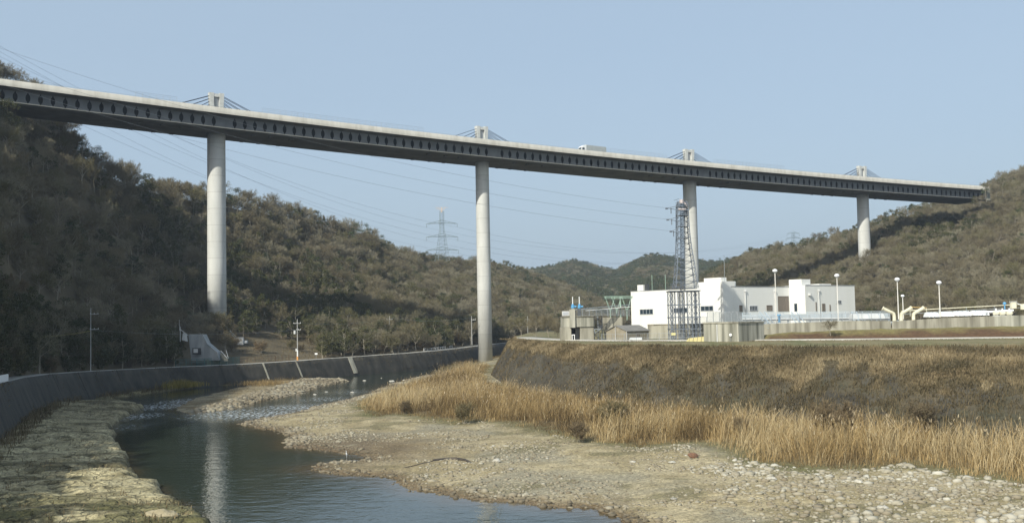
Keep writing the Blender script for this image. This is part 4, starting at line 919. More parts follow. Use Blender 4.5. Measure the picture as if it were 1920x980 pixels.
# right-hand deck railing and machinery
rp = [at_d(px, y, D) for px, y, D in ((1690, 583, 222), (1760, 578.5, 219), (1864, 573, 216), (1921, 570, 214), (2080, 562, 210))]
rr = thing('deck_railing', tuple(rp[0]-ZV*2), 'cream tube handrail running above the right basins', 'railing')
mb = MB()
for a, b_ in zip(rp[:-1], rp[1:]): mb.rod(a, b_, .075, 6)
mb.build('rail', M_cream, rr); mb = MB()
for a, b_ in zip(rp[:-1], rp[1:]): mb.rod(a-ZV*.65, b_-ZV*.65, .04, 5)
mb.build('rail', M_steel, rr)
for a, b_ in zip(rp[:-1], rp[1:]):
    n = max(1, int((b_-a).length/4.2))
    for i in range(n): p = a.lerp(b_, i/n); mb = MB(); mb.rod(p-ZV*2, p, .05, 5); mb.build('post', M_steel, rr)
# low covered basins: pale arched covers in a row
cv = [(1600, 1660, 588, 598), (1742, 1762, 585, 594), (1768, 1790, 584, 593), (1795, 1822, 583, 592), (1828, 1856, 582, 591)]
for k, (x0, x1, y0, y1) in enumerate(cv):
    D = 219-k; p = at_d(x0, y1, D); q = at_d(x1, y1, D); hh_ = at_d(x0, y0, D).z-p.z; tk = thing('basin_cover', tuple(p), ['broad grey basin cover left of the cream bent pipes', 'pale basin cover just right of the cream bent pipes', 'pale basin cover below the lone tall lamp post', 'long white basin cover in the middle of the right basins', 'white basin cover next to the cream pump row'][k], 'cover', 'basin covers')
    dd = (q-p); dd.z = 0; L = dd.length; dd.normalize(); nn = Vector((-dd.y, dd.x, 0)); mb = MB(); n = 8
    pr = [(nn*(3*i/n-1.5) + ZV*(hh_*math.sin(math.pi*i/n)**.6)) for i in range(n+1)]
    mb.prism([p+nn*1.6+v for v in pr], dd*L); mb.build('shell', M_palec if k in (0,) else M_whitep, tk)
    mb = MB()
    for i in range(3):
        f_ = (i+.5)/3*L; mb.prism([p+nn*1.6+v*1.04+dd*f_ for v in pr], dd*.15)
    mb.build('ribs', M_bluel, tk)
# pumps at the right
for k, px in enumerate((1868, 1880, 1893)):
    p = at_d(px, 592, 211); pu = thing('pump', tuple(p), ('cream pump at the left end of the pump row', 'cream pump in the middle of the pump row', 'cream pump below the pale control cabinet')[k], 'pump', 'pumps in a row')
    mb = MB(); mb.lathe(p+ZV*.55-Vector((.55, 0, 0)), [(0, .3), (.1, .48), (.8, .48), (.9, .3), (1.05, .3)], 12, Vector((0, 1, 0)), ZV, Vector((1, 0, 0))); mb.build('motor', M_cream, pu)
    mb = MB(); mb.box(p+ZV*.05, (1.1, .8, .1)); mb.build('plinth', M_palec, pu); mb = MB(); mb.rod(p+ZV*.9, p+ZV*1.5, .14, 8); mb.build('pipe', M_whitep, pu)
wt = thing('white_pipe', tuple(at_d(1862, 587, 213)), 'long white pipe lying over the cream pumps', 'pipe'); mb = MB(); mb.rod(at_d(1800, 588, 213), at_d(1900, 581.5, 212), .22, 10); mb.build('tube', M_whitep, wt); mb = MB(); mb.rod(at_d(1849, 588, 213), at_d(1851, 588, 213), .34, 10); mb.build('flange', M_whitep, wt)
cb = thing('control_cabinet', tuple(at_d(1900, 578, 214)), 'pale upright control cabinet with small roof at the right end', 'cabinet'); c = Vector(cb.location)
mb = MB(); mb.box(c+ZV*.65, (1.0, .7, 1.3)); mb.build('box', M_cream, cb); mb = MB(); mb.box(c+ZV*1.36, (1.2, .9, .1)); mb.build('lid', M_palec, cb); mb = MB(); mb.rod(c+Vector((.6, 0, 1.1)), c+Vector((1.7, 0, .6)), .07, 6); mb.build('conduit', M_whitep, cb)
cb2 = thing('cream_tank', tuple(at_d(1914, 580, 214)), 'cream box-shaped tank cut off by the right picture edge', 'tank'); c = Vector(cb2.location); mb = MB(); mb.lathe(c+Vector((.9, 0, .0)), [(0, .9), (.75, .9), (.9, .8), (1.0, .3)], 12); mb.build('shell', M_cream, cb2); mb = MB(); mb.lathe(c+Vector((.9, 0, 1.0)), [(0, .2), (.15, .2)], 10); mb.build('hatch', M_palec, cb2)
bv = thing('blue_valve', tuple(at_d(1884, 580, 214)), 'small upright blue valve left of the pale control cabinet', 'valve'); c = Vector(bv.location); mb = MB(); mb.rod(c, c+ZV*1.0, .12, 8); mb.build('stem', M_blue, bv); mb = MB(); mb.lathe(c+ZV*1.0, [(0, .2), (.1, .35), (.4, .3), (.5, .1)], 10); mb.build('actuator', M_blue, bv)

# lamp posts
lm = None
def lamp(px, yt, yb, D, label, hr=.55):
    global lm
    b0 = at_d(px+1, yb, D); t0 = at_d(px, yt, D); L = t0.z-b0.z; lp = thing('lamp_post', tuple(b0), label, 'lamp post', 'lamp posts of the plant')
    mb = MB(); mb.rod(b0, b0+ZV*(L-hr), .13, 8, .09); mb.build('pole', M_polew, lp)
    c = b0+ZV*(L-hr); mb = MB(); mb.lathe(c, [(-.15, hr*.25), (0, hr*.9), (hr*.25, hr), (hr*.8, hr*.75), (hr, hr*.2)], 14); ho = mb.build('lamp_head', M_lamp, lp)
    mb = MB(); mb.lathe(c, [(-.3, hr*.15), (-.16, hr*.7)], 12); mb.build('diffuser', M_whitep, ho)
lamp(1455, 504, 604, 222, 'tall lamp post with round head in front of the brown shutter')
lamp(1571, 513, 600, 224, 'tall lamp post rising above the right end of the white building')
lamp(1684, 520, 598, 222, 'tall lamp post standing at the cream bent pipes')
lamp(1693, 552, 598, 240, 'short lamp post just right of the tall one at the bent pipes', .42)
lamp(1762, 526, 594, 218, 'tall lamp post alone behind the right basins')

# ------------------------------------------------------------------ gate structure at the left end of the plant
GD = 250
def gp_(px, y, D=GD): return at_d(px, y, D)
gz = 10.6
gs = thing('gate_structure', tuple(at_dz(1052, GD, gz)), 'stained concrete sluice gate house with dark opening on short pillars', 'gate house')
def gbox(px0, px1, y0, y1, D0, dep, nm, matl, par=None, zb=None):
    a = gp_(px0, y1, D0); b_ = gp_(px1, y0, D0); z0 = zb if zb is not None else a.z
    mb = MB(); mb.box(((a.x+b_.x)/2, D0+dep/2, (z0+b_.z)/2), (abs(b_.x-a.x), dep, b_.z-z0)); return mb.build(nm, matl, par)
gbox(1051.5, 1071, 613, 641, GD, 5, 'pillar', M_grime2, gs, gz-.2); gbox(1088, 1113, 608.5, 641, GD+.3, 5, 'pillar', M_grime2, gs, gz-.2)
gbox(1053, 1113.3, 593.5, 613, GD-.02, 6, 'upper_wall', M_grime, gs, gp_(1060, 613).z)
gbox(1052, 1113.5, 592, 594, GD-.3, 6.6, 'deck_slab', M_grime2, gs)
gbox(1068.5, 1078, 580, 614, GD-.6, 2, 'upright', M_grime, gs)
mb = MB(); p = at_dz(1080, GD+4.8, gz); mb.box(p+ZV*1.9, (3.4, .2, 4)); mb.build('passage_shade', M_darks, gs)  # dark sheet paints the shade inside the passage
gbox(1079.5, 1086, 614, 641, GD+3.8, .3, 'white_panel', M_palec, gs, gz-.1)
wl_ = thing('white_gate_rails', tuple(at_dz(1073, GD-1.2, gz)), 'low white forked rail in front of the gate house opening', 'barrier'); c = Vector(wl_.location)
for s in (0, .55): mb = MB(); mb.rod(c+Vector((s, 0, 0)), c+Vector((s, 0, 1.6)), .09, 6); mb.build('post', M_whitep, wl_)
mb = MB(); mb.rod(c+Vector((-.1, 0, 1.6)), c+Vector((.65, 0, 1.6)), .09, 6); mb.build('rail', M_whitep, wl_)
for k, px in enumerate((1074, 1086.5)):
    b0 = gp_(px, 577.5, GD+1); ho = thing('gate_hoist', tuple(b0), ('left blue gate hoist with white stem on the gate house', 'right blue gate hoist with white stem on the gate house')[k], 'hoist', 'blue hoists on the gate house')
    mb = MB(); mb.lathe(b0, [(-.25, .3), (0, .3), (.02, .42), (.5, .42), (.55, .3), (.9, .3), (1.0, .12)], 14); mb.build('gearbox', M_blue, ho)
    mb = MB(); mb.rod(b0+Vector((.3, 0, .35)), b0+Vector((.85, 0, .35)), .22, 10); mb.build('motor', M_blue, ho)
    mb = MB(); mb.rod(b0+ZV*.9, b0+ZV*2.7, .1, 8); mb.build('stem_cover', M_whitep, ho)
    gbox(px-3, px+3, 578, 592.5, GD+.6, .8, 'hoist_stand', M_darks if k else M_grime, gs)
pb_ = thing('panel_box', tuple(gp_(1053, 592, GD-.2)), 'white framed panel box at the left corner of the gate house', 'box'); a = gp_(1054, 592, GD-.2); mb = MB(); mb.box(a+Vector((.85, .2, .55)), (1.7, .3, 1.1)); mb.build('frame', M_palec, pb_)
mb = MB(); mb.box(a+Vector((.85, .03, .55)), (1.3, .06, .7)); mb.build('panel', M_frame, pb_)
fence([gp_(1079, 592, GD-.1), gp_(1118, 591.8, GD), gp_(1180, 592, 256)], 1.55, 1.8, .2, 'railing', 'pale railing along the top of the gate house walkway', M_steel, rails=(1.0,), br=.03, cat='railing')
rf_ = thing('walkway_roof', tuple(gp_(1100, 581, GD+2)), 'thin white sloping canopy strip above the gate house walkway', 'canopy'); mb = MB()
a = gp_(1098, 582.5, GD+2); b_ = gp_(1182, 575.5, GD+8); mb.prism([a, b_, b_+Vector((0, 1.6, 0)), a+Vector((0, 1.6, 0))], (0, 0, .16)); mb.build('canopy', M_whitep, rf_)
a = gp_(1080, 580.5, GD+4); b_ = gp_(1182, 571.5, GD+11); mb = MB(); mb.prism([a, b_, b_+Vector((0, 1.2, 0)), a+Vector((0, 1.2, 0))], (0, 0, .2)); mb.build('pipe_bridge', M_steel, rf_)
for px in (1112, 1140, 1168): mb = MB(); p = gp_(px, 580.5, GD+5); mb.rod(p-ZV*1.6, p, .07, 5); mb.build('post', M_steel, rf_)
rwl = thing('side_wall', tuple(at_dz(1131, GD+4, gz)), 'light stained concrete wall between the gate house and the white building', 'wall'); 
for k, (x0, x1) in enumerate(((1129, 1150), (1150.2, 1168))):
    a = at_dz(x0, GD+4+k*.3, gz-.2); b_ = at_dz(x1, GD+4+k*.3, gz-.2); zt2 = gp_(1150, 594.5, GD+4).z; mb = MB(); mb.prism([a, b_, Vector((b_.x, b_.y, zt2)), Vector((a.x, a.y, zt2))] if k else [a+Vector((.9, 0, 0)), b_, Vector((b_.x, b_.y, zt2)), Vector((a.x, a.y, zt2))], (0, 1.2, 0)); mb.build('wall_segment', M_grime2, rwl)
# dark stair tower
stt = thing('stair_tower', tuple(at_dz(1122, GD+1, gz)), 'dark steel spiral stair frame beside the gate house', 'stair'); c0 = Vector(stt.location); mb = MB()
lattice(mb, [(c0+ZV*z, .95) for z in (0, 1.5, 3.0, 4.5, 5.9)], .06, .035); mb.build('frame', M_darks, stt)
mb = MB()
for i in range(22): t_a = i*.5; z = .3+i*.25; mb.prism([c0+ZV*z, c0+ZV*z+Vector((math.cos(t_a), math.sin(t_a), 0))*.9, c0+ZV*z+Vector((math.cos(t_a+.5), math.sin(t_a+.5), 0))*.9], (0, 0, .05))
mb.rod(c0, c0+ZV*6, .08, 6); mb.build('treads', M_steel, stt)
mb = MB(); a = gp_(1114, 617, GD-.2); b_ = gp_(1127, 616, GD-.2); c_ = gp_(1116, 624, GD-.2); mb.rod(a, b_, .09, 4); mb.rod(b_, c_, .09, 4); mb.rod(c_, a, .09, 4); mb.build('landing_bracket', M_steel, stt)
# green steel gantry
for k, (px, D) in enumerate(((1145, 262), (1157, 262), (1164, 258), (1176, 266))):
    b0 = at_d(px, 600, D); t0 = at_d(px, 556, D); gg = thing('green_gantry', tuple(b0), ['pale green V-shaped steel frame at the left of the gantry row', 'pale green V-shaped steel frame, second from the left in the gantry row', 'thick pale green steel post in the gantry row', 'pale green V-shaped steel frame nearest the white building'][k], 'steel frame', 'green gantries beside the building')
    H_ = t0.z-b0.z; w2 = 1.2
    if k == 2:
        mb = MB(); mb.rod(b0, b0+ZV*H_, .2, 8, .16); mb.build('post', M_green, gg)
    else:
        mb = MB(); mb.rod(b0, b0+ZV*H_*.5, .16, 8); mb.build('post', M_green, gg)
        for s in (-1, 1): mb = MB(); mb.rod(b0+ZV*H_*.35, b0+ZV*H_+Vector((s*w2, 0, 0)), .12, 6); mb.build('arm', M_green, gg)
    mb = MB(); mb.rod(b0+ZV*H_-Vector((w2*1.3, 0, 0)), b0+ZV*H_+Vector((w2*1.3, 0, 0)), .12, 6); mb.rod(b0+ZV*(H_*.93)-Vector((w2*1.2, .5, 0)), b0+ZV*(H_*.93)+Vector((w2*1.2, -.5, 0)), .08, 5); mb.build('beam', M_green, gg)
# shed with gable roof
sh = thing('shed', tuple(at_dz(1137, 241, gz)), 'low brown-grey gabled shed in front of the white building', 'shed')
def S(px, y, D): return at_d(px, y, D)
wx0 = at_dz(1137, 243, gz); wx1 = at_dz(1176, 239, gz); wx2 = at_dz(1217, 243, gz); ez = S(1176, 620.5, 239).z; rz = S(1155, 611, 241).z
dg = (wx1-wx0).normalized(); dl = (wx2-wx1).normalized(); L1 = (wx1-wx0).length; L2 = (wx2-wx1).length; mid = wx0+dg*L1*.5
mb = MB(); mb.prism([wx0-ZV*.2, wx1-ZV*.2, Vector((wx1.x, wx1.y, ez)), Vector((mid.x, mid.y, rz-.05)), Vector((wx0.x, wx0.y, ez))], dl*L2); mb.build('wall', M_shed, sh)
mb = MB()
for (e0, s) in ((wx0, -1), (wx1, 1)):
    a = Vector((e0.x, e0.y, ez-.08))+dg*s*.25-dl*.3; b_ = Vector((mid.x, mid.y, rz+.06))-dl*.3
    mb.prism([a, b_, b_+dl*(L2+.6), a+dl*(L2+.6)], (0, 0, .1))
mb.build('roof', M_roofsh, sh)
mb = MB(); mb.rod(Vector((mid.x, mid.y, rz))-dl*.35, Vector((mid.x, mid.y, gz))-dl*.35, .06, 5); mb.rod(Vector((wx1.x, wx1.y, ez))-dl*.1, Vector((wx1.x, wx1.y, gz))-dl*.1, .06, 5); mb.build('corner_trim', M_palec, sh)
mb = MB(); p = wx1+dl*L2*.4; mb.prism([p-dl*.03+ZV*.1-Vector((0, .06, 0)), p+dl*1.0+ZV*.1-Vector((0, .06, 0)), p+dl*1.0+ZV*2-Vector((0, .06, 0)), p-dl*.03+ZV*2-Vector((0, .06, 0))], (0, -.05, 0)); mb.build('door', M_shutter, sh)
tk = thing('grey_tank', tuple(at_dz(1192, 233, gz)), 'low rounded pale grey tank in front of the shed', 'tank'); c = Vector(tk.location); mb = MB(); mb.lathe(c+Vector((-1.4, 0, .55)), [(0, .2), (.12, .5), (2.7, .5), (2.82, .2)], 14, Vector((0, 1, 0)), ZV, Vector((1, 0, 0))); mb.build('shell', M_palec, tk)
mb = MB(); mb.box(c+Vector((-.8, 0, .04)), (.2, .8, .2)); mb.box(c+Vector((.9, 0, .04)), (.2, .8, .2)); mb.build('saddles', M_steel, tk)
# lower level behind the lattice tower: grey wall, railing, mesh fence
lw = thing('lower_wall', tuple(at_dz(1222, 252, gz)), 'grey lower wall under the railing left of the concrete chamber', 'wall'); a = at_dz(1216, 252, gz); b_ = at_dz(1325, 246, gz); zt2 = S(1260, 609, 250).z; mb = MB(); mb.prism([a, b_, Vector((b_.x, b_.y, zt2)), Vector((a.x, a.y, zt2))], (0, 1, 0)); mb.build('face', M_grime2, lw); mb = MB(); mb.prism([Vector((a.x, a.y-.1, zt2)), Vector((b_.x, b_.y-.1, zt2)), Vector((b_.x, b_.y-.1, zt2+.25)), Vector((a.x, a.y-.1, zt2+.25))], (0, 1.2, 0)); mb.build('coping', M_shed, lw)
fence([S(1225, 608, 251), S(1325, 606, 247)], 1.5, 2.2, .18, 'railing', 'white railing on the lower wall behind the lattice tower foot', M_whitep, rails=(1.0,), br=.022, cat='railing')
fence([at_dz(1128, 232, gz), at_dz(1215, 230, gz), at_dz(1322, 226, gz)], 1.9, 2.6, .45, 'mesh_fence', 'tall thin mesh fence in front of the shed and the tower foot', M_steel, rails=(1.0, .5), br=.018)
sn = thing('notice_board', tuple(at_dz(1263, 225, gz)), 'small pale yellow notice board on two posts by the tower foot', 'sign'); c = Vector(sn.location)
for s in (-.35, .35): mb = MB(); mb.rod(c+Vector((s, 0, 0)), c+Vector((s, 0, 1.6)), .03, 5); mb.build('post', M_darks, sn)
mb = MB(); mb.box(c+Vector((0, -.05, 1.75)), (.9, .05, .5)); mb.build('board', mat('pale_yellow_board', (.65, .6, .3), .6), sn)
yt = thing('yellow_cover', tuple(at_dz(1284, 219, gz)), 'low yellow ribbed cover left of the stained concrete chamber', 'cover'); a = at_dz(1284, 219, gz-.05); b_ = at_dz(1322, 216, gz-.05); dd = (b_-a).normalized(); nn = Vector((-dd.y, dd.x, 0)); L = (b_-a).length; mb = MB()
mb.prism([a, b_, b_+ZV*1.35, a+dd*.9+ZV*1.0], nn*3); yo = mb.build('sheet', M_yellow, yt); mb = MB()
for i in range(1, 5): p = a+dd*L*i/5-nn*.03; mb.rod(p, p+ZV*(1.0+.06*i)+dd*.2, .05, 5)
mb.build('ribs', M_shed, yt)

# ------------------------------------------------------------------ left bank furniture
def utility_pole(px, yt, yb, D, label, arms, trans=False, r_=.15):
    b0 = at_d(px, yb, D); t0 = at_d(px, yt, D); L = t0.z-b0.z; up_ = thing('utility_pole', tuple(b0), label, 'utility pole', 'utility poles on the left bank'); b0 = Vector(b0)
    mb = MB(); mb.rod(b0-ZV*.3, b0+ZV*L, r_, 8, r_*.7); mb.build('pole', M_pole, up_)
    for f_, x0, x1 in arms:
        mb = MB(); c = b0+ZV*L*f_+Vector((0, -.2, 0)); mb.box(c+Vector(((x0+x1)/2, 0, 0)), (x1-x0, .1, .12)); ao = mb.build('cross_arm', M_palec, up_)
        for s in (x0+.1, (x0+x1)/2, x1-.1): mb = MB(); mb.lathe(c+Vector((s, 0, .06)), [(0, .05), (.12, .08), (.2, .05)], 8); mb.build('insulator', M_whitep, ao)
    if trans:
        c = b0+ZV*L*.68; mb = MB(); mb.lathe(c+Vector((-.75, 0, -.5)), [(0, .3), (.05, .34), (1.0, .34), (1.05, .2)], 14); mb.build('transformer', M_palec, up_)
        mb = MB(); mb.box(c+Vector((-.05, -.1, -.3)), (1.3, .1, .1)); mb.box(c+Vector((.35, -.2, .0)), (.6, .1, .1)); mb.build('bracket', M_darks, up_)
        mb = MB(); mb.lathe(b0, [(0, .26), (1.1, .26)], 12); mb.build('warning_wrap', M_barrel, up_); mb = MB(); mb.lathe(b0+ZV*1.1, [(0, .2), (1.9, .19)], 12); mb.build('white_wrap', M_whitep, up_)
        mb = MB(); mb.box(b0+Vector((-.35, 0, 3.0)), (.4, .35, .8)); mb.build('meter_box', M_palec, up_)
    return b0+ZV*L
pA = utility_pole(170, 577, 695, 243, 'slim pole with two short side arms in the dark wood left of the big pier', [(.9, -.1, 1.8), (.66, -.1, 1.9)], r_=.12)
pB = utility_pole(558, 598, 675, 312, 'utility pole with transformer and orange guard on the left bank road', [(.90, -1.1, 1.1), (.74, -.2, 1.0)], True)
pC = utility_pole(731, 592, 640, 372, 'thin utility pole in the dark trees midway between the two near piers', [(.86, -1.0, 1.0)], r_=.13)
pD = utility_pole(885, 592, 645, 395, 'pale utility pole just left of the second pier', [(.86, -.2, 1.5)], r_=.15)
pE = utility_pole(990, 592, 640, 430, 'thin utility pole right of the second pier', [(.86, -.7, .7)], r_=.12)
for a, b_, nm in ((at_d(-60, 622, 215), pA-ZV*5.2, 'yellowish cable hanging in front of the dark wood at left edge'), (pA-ZV*5, pB-ZV*3, 'dark cable from the slim pole to the transformer pole'), (pB-ZV*1, pC-ZV*.6, 'dark cable from the transformer pole to the next pole'), (pC-ZV*.6, pD-ZV*.6, 'dark cable between the two far poles')):
    mb = MB(); 
    for k in range(12):
        t0_, t1_ = k/12, (k+1)/12; p = a.lerp(b_, t0_)-ZV*1.2*4*t0_*(1-t0_); q = a.lerp(b_, t1_)-ZV*1.2*4*t1_*(1-t1_); mb.rod(p, q, .05 if 'yellow' in nm else .025, 4, cap=False)
    o = mb.build('overhead_cable', mat('yellow_sleeve', (.35, .30, .08), .6) if 'yellow' in nm else M_wire); tag(o, nm, 'cable')
# white guard fence at left edge on wall top
gi = [i for i in range(len(WT)) if -160 < WT[i, 3] <= 44]; gpth = [Vector((WT[i, 0]+NL[i, 0]*3.0, WT[i, 1]+NL[i, 1]*3.0, WT[i, 2]+.05)) for i in gi]
wf = fence(gpth, 1.15, 2.4, .42, 'guard_fence', 'white picket guard fence on top of the river wall at the left edge', M_whitep, rails=(1.0,), pr=.09, br=.09)
# concrete shelter with teal fence
cs0 = at_dz(372, 291, 5.0); sx = lambda px, y, D: at_d(px, y, D)
cs = thing('concrete_abutment', tuple(cs0), 'stepped grey concrete block house below the wood, left of the big pier foot', 'block house')
mb = MB(); pts = [sx(359, 676, 293), sx(411, 675, 291), sx(407, 660, 291), sx(388, 644, 292), sx(380, 627, 293), sx(353, 627, 294)]; mb.prism(pts, (-.5, 5.5, 0)); mb.build('wall', mat('blue_grey_concrete', (.20, .22, .23), .9, (.34, .36, .36), .5, .2, 3, stretch=(1, 1, .25)), cs)
mb = MB(); mb.prism([sx(361, 664, 292), sx(377, 664, 291.6), sx(377, 652, 291.6), sx(361, 652, 292)], (0, -.12, 0)); mb.build('recess_shade', M_darks, cs)  # dark plate on the wall paints the shade of a recess
mb = MB(); mb.prism([sx(363, 661, 291.5), sx(371, 661, 291.5), sx(371, 653.5, 291.5), sx(363, 653.5, 291.5)], (0, -.15, 0)); mb.build('pump_box', M_palec, cs)
mb = MB(); mb.prism([sx(341, 637, 293), sx(351, 640, 293), sx(349, 625, 293), sx(343, 624, 293)], (0, .6, 0)); mb.build('side_panel', M_palec, cs)
mb = MB(); mb.rod(sx(337, 620, 293), sx(336.5, 599, 293), .07, 5); mb.rod(sx(336.5, 616, 293), sx(352, 628, 293), .1, 5); mb.rod(sx(338, 612, 293), sx(338, 640, 293), .1, 5); mb.build('pipe_frame', M_palec, cs)
cst = thing('concrete_steps', tuple(at_d(420, 672, 292)), 'narrow pale concrete channel steps running down the slope beside the block house', 'steps')
mb = MB()
for i in range(12):
    p = sx(400, 650, 300).lerp(sx(424, 672, 292), i/11); mb.box(p-ZV*.3, (.9, 1.0, .7))
mb.build('steps', M_grime2, cst); mb = MB(); mb.rod(sx(414, 657, 296), sx(426, 671, 292), .1, 5); mb.rod(sx(424, 656, 296), sx(428, 671, 292), .06, 5); mb.build('edge_rail', M_palec, cst)
cc_ = thing('concrete_cube', tuple(at_d(447, 646, 335)), 'white square concrete block right of the big pier foot', 'concrete block'); a = sx(438, 646, 335)
mb = MB(); mb.prism([sx(438, 646, 335), sx(456, 646, 334), sx(456, 632, 334), sx(435, 632, 335)], (-.5, 3, 0)); mb.build('block', M_palec, cc_); mb = MB(); mb.prism([sx(456.2, 643, 334.5), sx(462, 643, 334.5), sx(462, 638, 334.5), sx(456.2, 638, 334.5)], (0, 2, 0)); mb.build('outlet', M_palec, cc_)
mb = MB(); mb.rod(sx(424, 618, 345), sx(438, 632, 337), .28, 4); mb.rod(sx(427, 616, 345), sx(442, 631, 337), .2, 4); mb.build('channel', M_palec, cc_)
def bank_pt(px, off, dz=0):
    i = int(np.argmin(abs(WT[:, 3]-px))); return Vector((WT[i, 0]+NL[i, 0]*off, WT[i, 1]+NL[i, 1]*off, WT[i, 2]+dz))
fence([bank_pt(359, 7.4), bank_pt(400, 7.4), bank_pt(406, 7.3)], 1.9, 1.9, .5, 'teal_mesh_fence', 'teal mesh fence with posts below the grey block house', M_teal, rails=(1.0, .5), br=.03)
fence([bank_pt(408, 7.4), bank_pt(440, 7.4), bank_pt(470, 7.4)], 1.9, 2.6, .22, 'teal_mesh_fence', 'dense teal mesh fence right of the block house', M_teal, rails=(1.0, .5), br=.04)
kp = thing('low_concrete_wall', tuple(bank_pt(430, 8.2)), 'low pale green-grey concrete wall behind the teal fence', 'wall'); a = bank_pt(418, 8.2); b_ = bank_pt(452, 8.2); mb = MB(); mb.prism([a, b_, b_+ZV*1.5, a+ZV*1.5], (-.2, .5, 0)); mb.build('face', mat('mossy_concrete', (.22, .24, .17), .9, (.34, .34, .26), .8), kp); mb = MB(); mb.prism([a+ZV*1.5, b_+ZV*1.5, b_+ZV*1.6, a+ZV*1.6], (-.25, .6, 0)); mb.build('cap', M_grime2, kp)
fence([bank_pt(475, 7.4), bank_pt(520, 7.4), bank_pt(590, 7.4)], 1.7, 2.8, 1.4, 'wire_fence', 'rusty brown thin post fence along the grass behind the road', mat('rusty_steel', (.14, .075, .04), .8), rails=(1.0, .6), br=.03)
rs = thing('road_sign', tuple(bank_pt(622, 7.6)), 'tiny white sign beside the left bank road', 'sign'); c = Vector(rs.location); mb = MB(); mb.rod(c, c+ZV*1.6, .04, 5); mb.build('post', M_steel, rs); mb = MB(); mb.box(c+Vector((0, -.06, 1.5)), (.8, .04, .5)); mb.build('sign_plate', M_whitep, rs)
gr_ = fence([bank_pt(832, 7.0), bank_pt(850, 7.0), bank_pt(880, 7.0)], .9, 3.0, 30, 'guard_rail', 'pale guard rail by the road near the second pier', M_whitep, rails=(1.0, .75), pr=.08, infill=False)
# ------------------------------------------------------------------ trees
M_bark = ramp_mat('bark', [(.16, .14, .10), (.34, .31, .25), (.22, .19, .15)])
M_twig = ramp_mat('twigs', [(.145, .124, .074), (.22, .194, .130), (.115, .096, .056), (.27, .245, .175), (.14, .130, .064), (.19, .160, .102)])
M_leafd = ramp_mat('evergreen_leaves', [(.036, .043, .015), (.072, .076, .026), (.048, .054, .019), (.095, .090, .034)], rough=.6, spec=.3)
M_pine = ramp_mat('pine_needles', [(.040, .062, .028), (.066, .086, .034), (.050, .070, .026)], rough=.7)
class NB:
    """triangle/quads buffer for twigs"""
    def __init__(s): s.V = []; s.F = []; s.n = 0
def sliver(nb, p, d, L, wd, r):
    a = np.cross(d, r.normal(size=3)); a /= np.linalg.norm(a)+1e-9; q = p+d*L; bow = r.normal(size=3)*L*.10
    nb.V += [p-a*wd/2, p+a*wd/2, p+d*L*.5+bow+a*wd*.4, p+d*L*.5+bow-a*wd*.4, q+a*wd*.12, q-a*wd*.12]
    i = nb.n; nb.F += [(i, i+1, i+2, i+3), (i+3, i+2, i+4, i+5)]; nb.n += 6
def bare_proto(seed, Ht=9.0, spread=.62, twn=9, lift=.5, multi=False):
    r = np.random.default_rng(seed); tr = MB(); nb = NB()
    def branch(p, d, L, rad, lvl):
        if lvl >= 3:
            for k in range(twn):
                dd = d+r.normal(size=3)*.62; dd[2] += .12; dd /= np.linalg.norm(dd); f = r.random()
                sliver(nb, p+d*L*f*.9, dd, L*(.45+.5*r.random()), .034+.02*r.random(), r)
            sliver(nb, p, d, L, .05, r); return
        segs = 3; pts = [p]; dirn = d.copy()
        for k in range(segs):
            dirn = dirn+r.normal(size=3)*.12; dirn[2] += .05; dirn /= np.linalg.norm(dirn); pts.append(pts[-1]+dirn*L/segs)
        if lvl <= 1:
            for k in range(segs): tr.rod(pts[k], pts[k+1], rad*(1-.25*k), 5 if lvl == 0 else 4, rad*(1-.25*(k+1)), cap=False)
        else:
            for k in range(segs): 
                dd = pts[k+1]-pts[k]; sliver(nb, pts[k], dd/np.linalg.norm(dd), np.linalg.norm(dd), rad*1.7, r)
        n = {0: 8, 1: 5, 2: 5}[lvl]
        for k in range(n):
            f = (.38+.62*(k+r.random())/n) if lvl == 0 else (.25+.75*(k+r.random())/n); ff = f*segs; i = min(int(ff), segs-1); q = pts[i]+(pts[i+1]-pts[i])*(ff-i)
            t = k*2.4+r.random()*.8; a = np.cross(dirn, [math.cos(t), math.sin(t), .1]); a /= np.linalg.norm(a)+1e-9
            dd = dirn*(lift if lvl == 0 else .75)+a*(spread*1.35 if lvl == 0 else .75)+r.normal(size=3)*.12; dd[2] += .15; dd /= np.linalg.norm(dd)
            sc_ = {0: .58*(1.15-f*.5), 1: .55, 2: .52}[lvl]
            branch(q, dd, L*sc_, rad*.5, lvl+1)
        if lvl > 0: branch(pts[-1], dirn, L*.5, rad*.4, lvl+1)
    if multi:
        for k in range(5):
            t = k*1.26+r.random(); d = np.array([math.cos(t)*.5, math.sin(t)*.5, 1]); d /= np.linalg.norm(d); branch(np.array([0, 0, -.3.__float__()]), d, Ht*.62, .05, 1)
    else:
        branch(np.array([0., 0, -.6]), np.array([r.normal()*.06, r.normal()*.06, 1.]), Ht*.72, .19, 0)
    return tr, nb
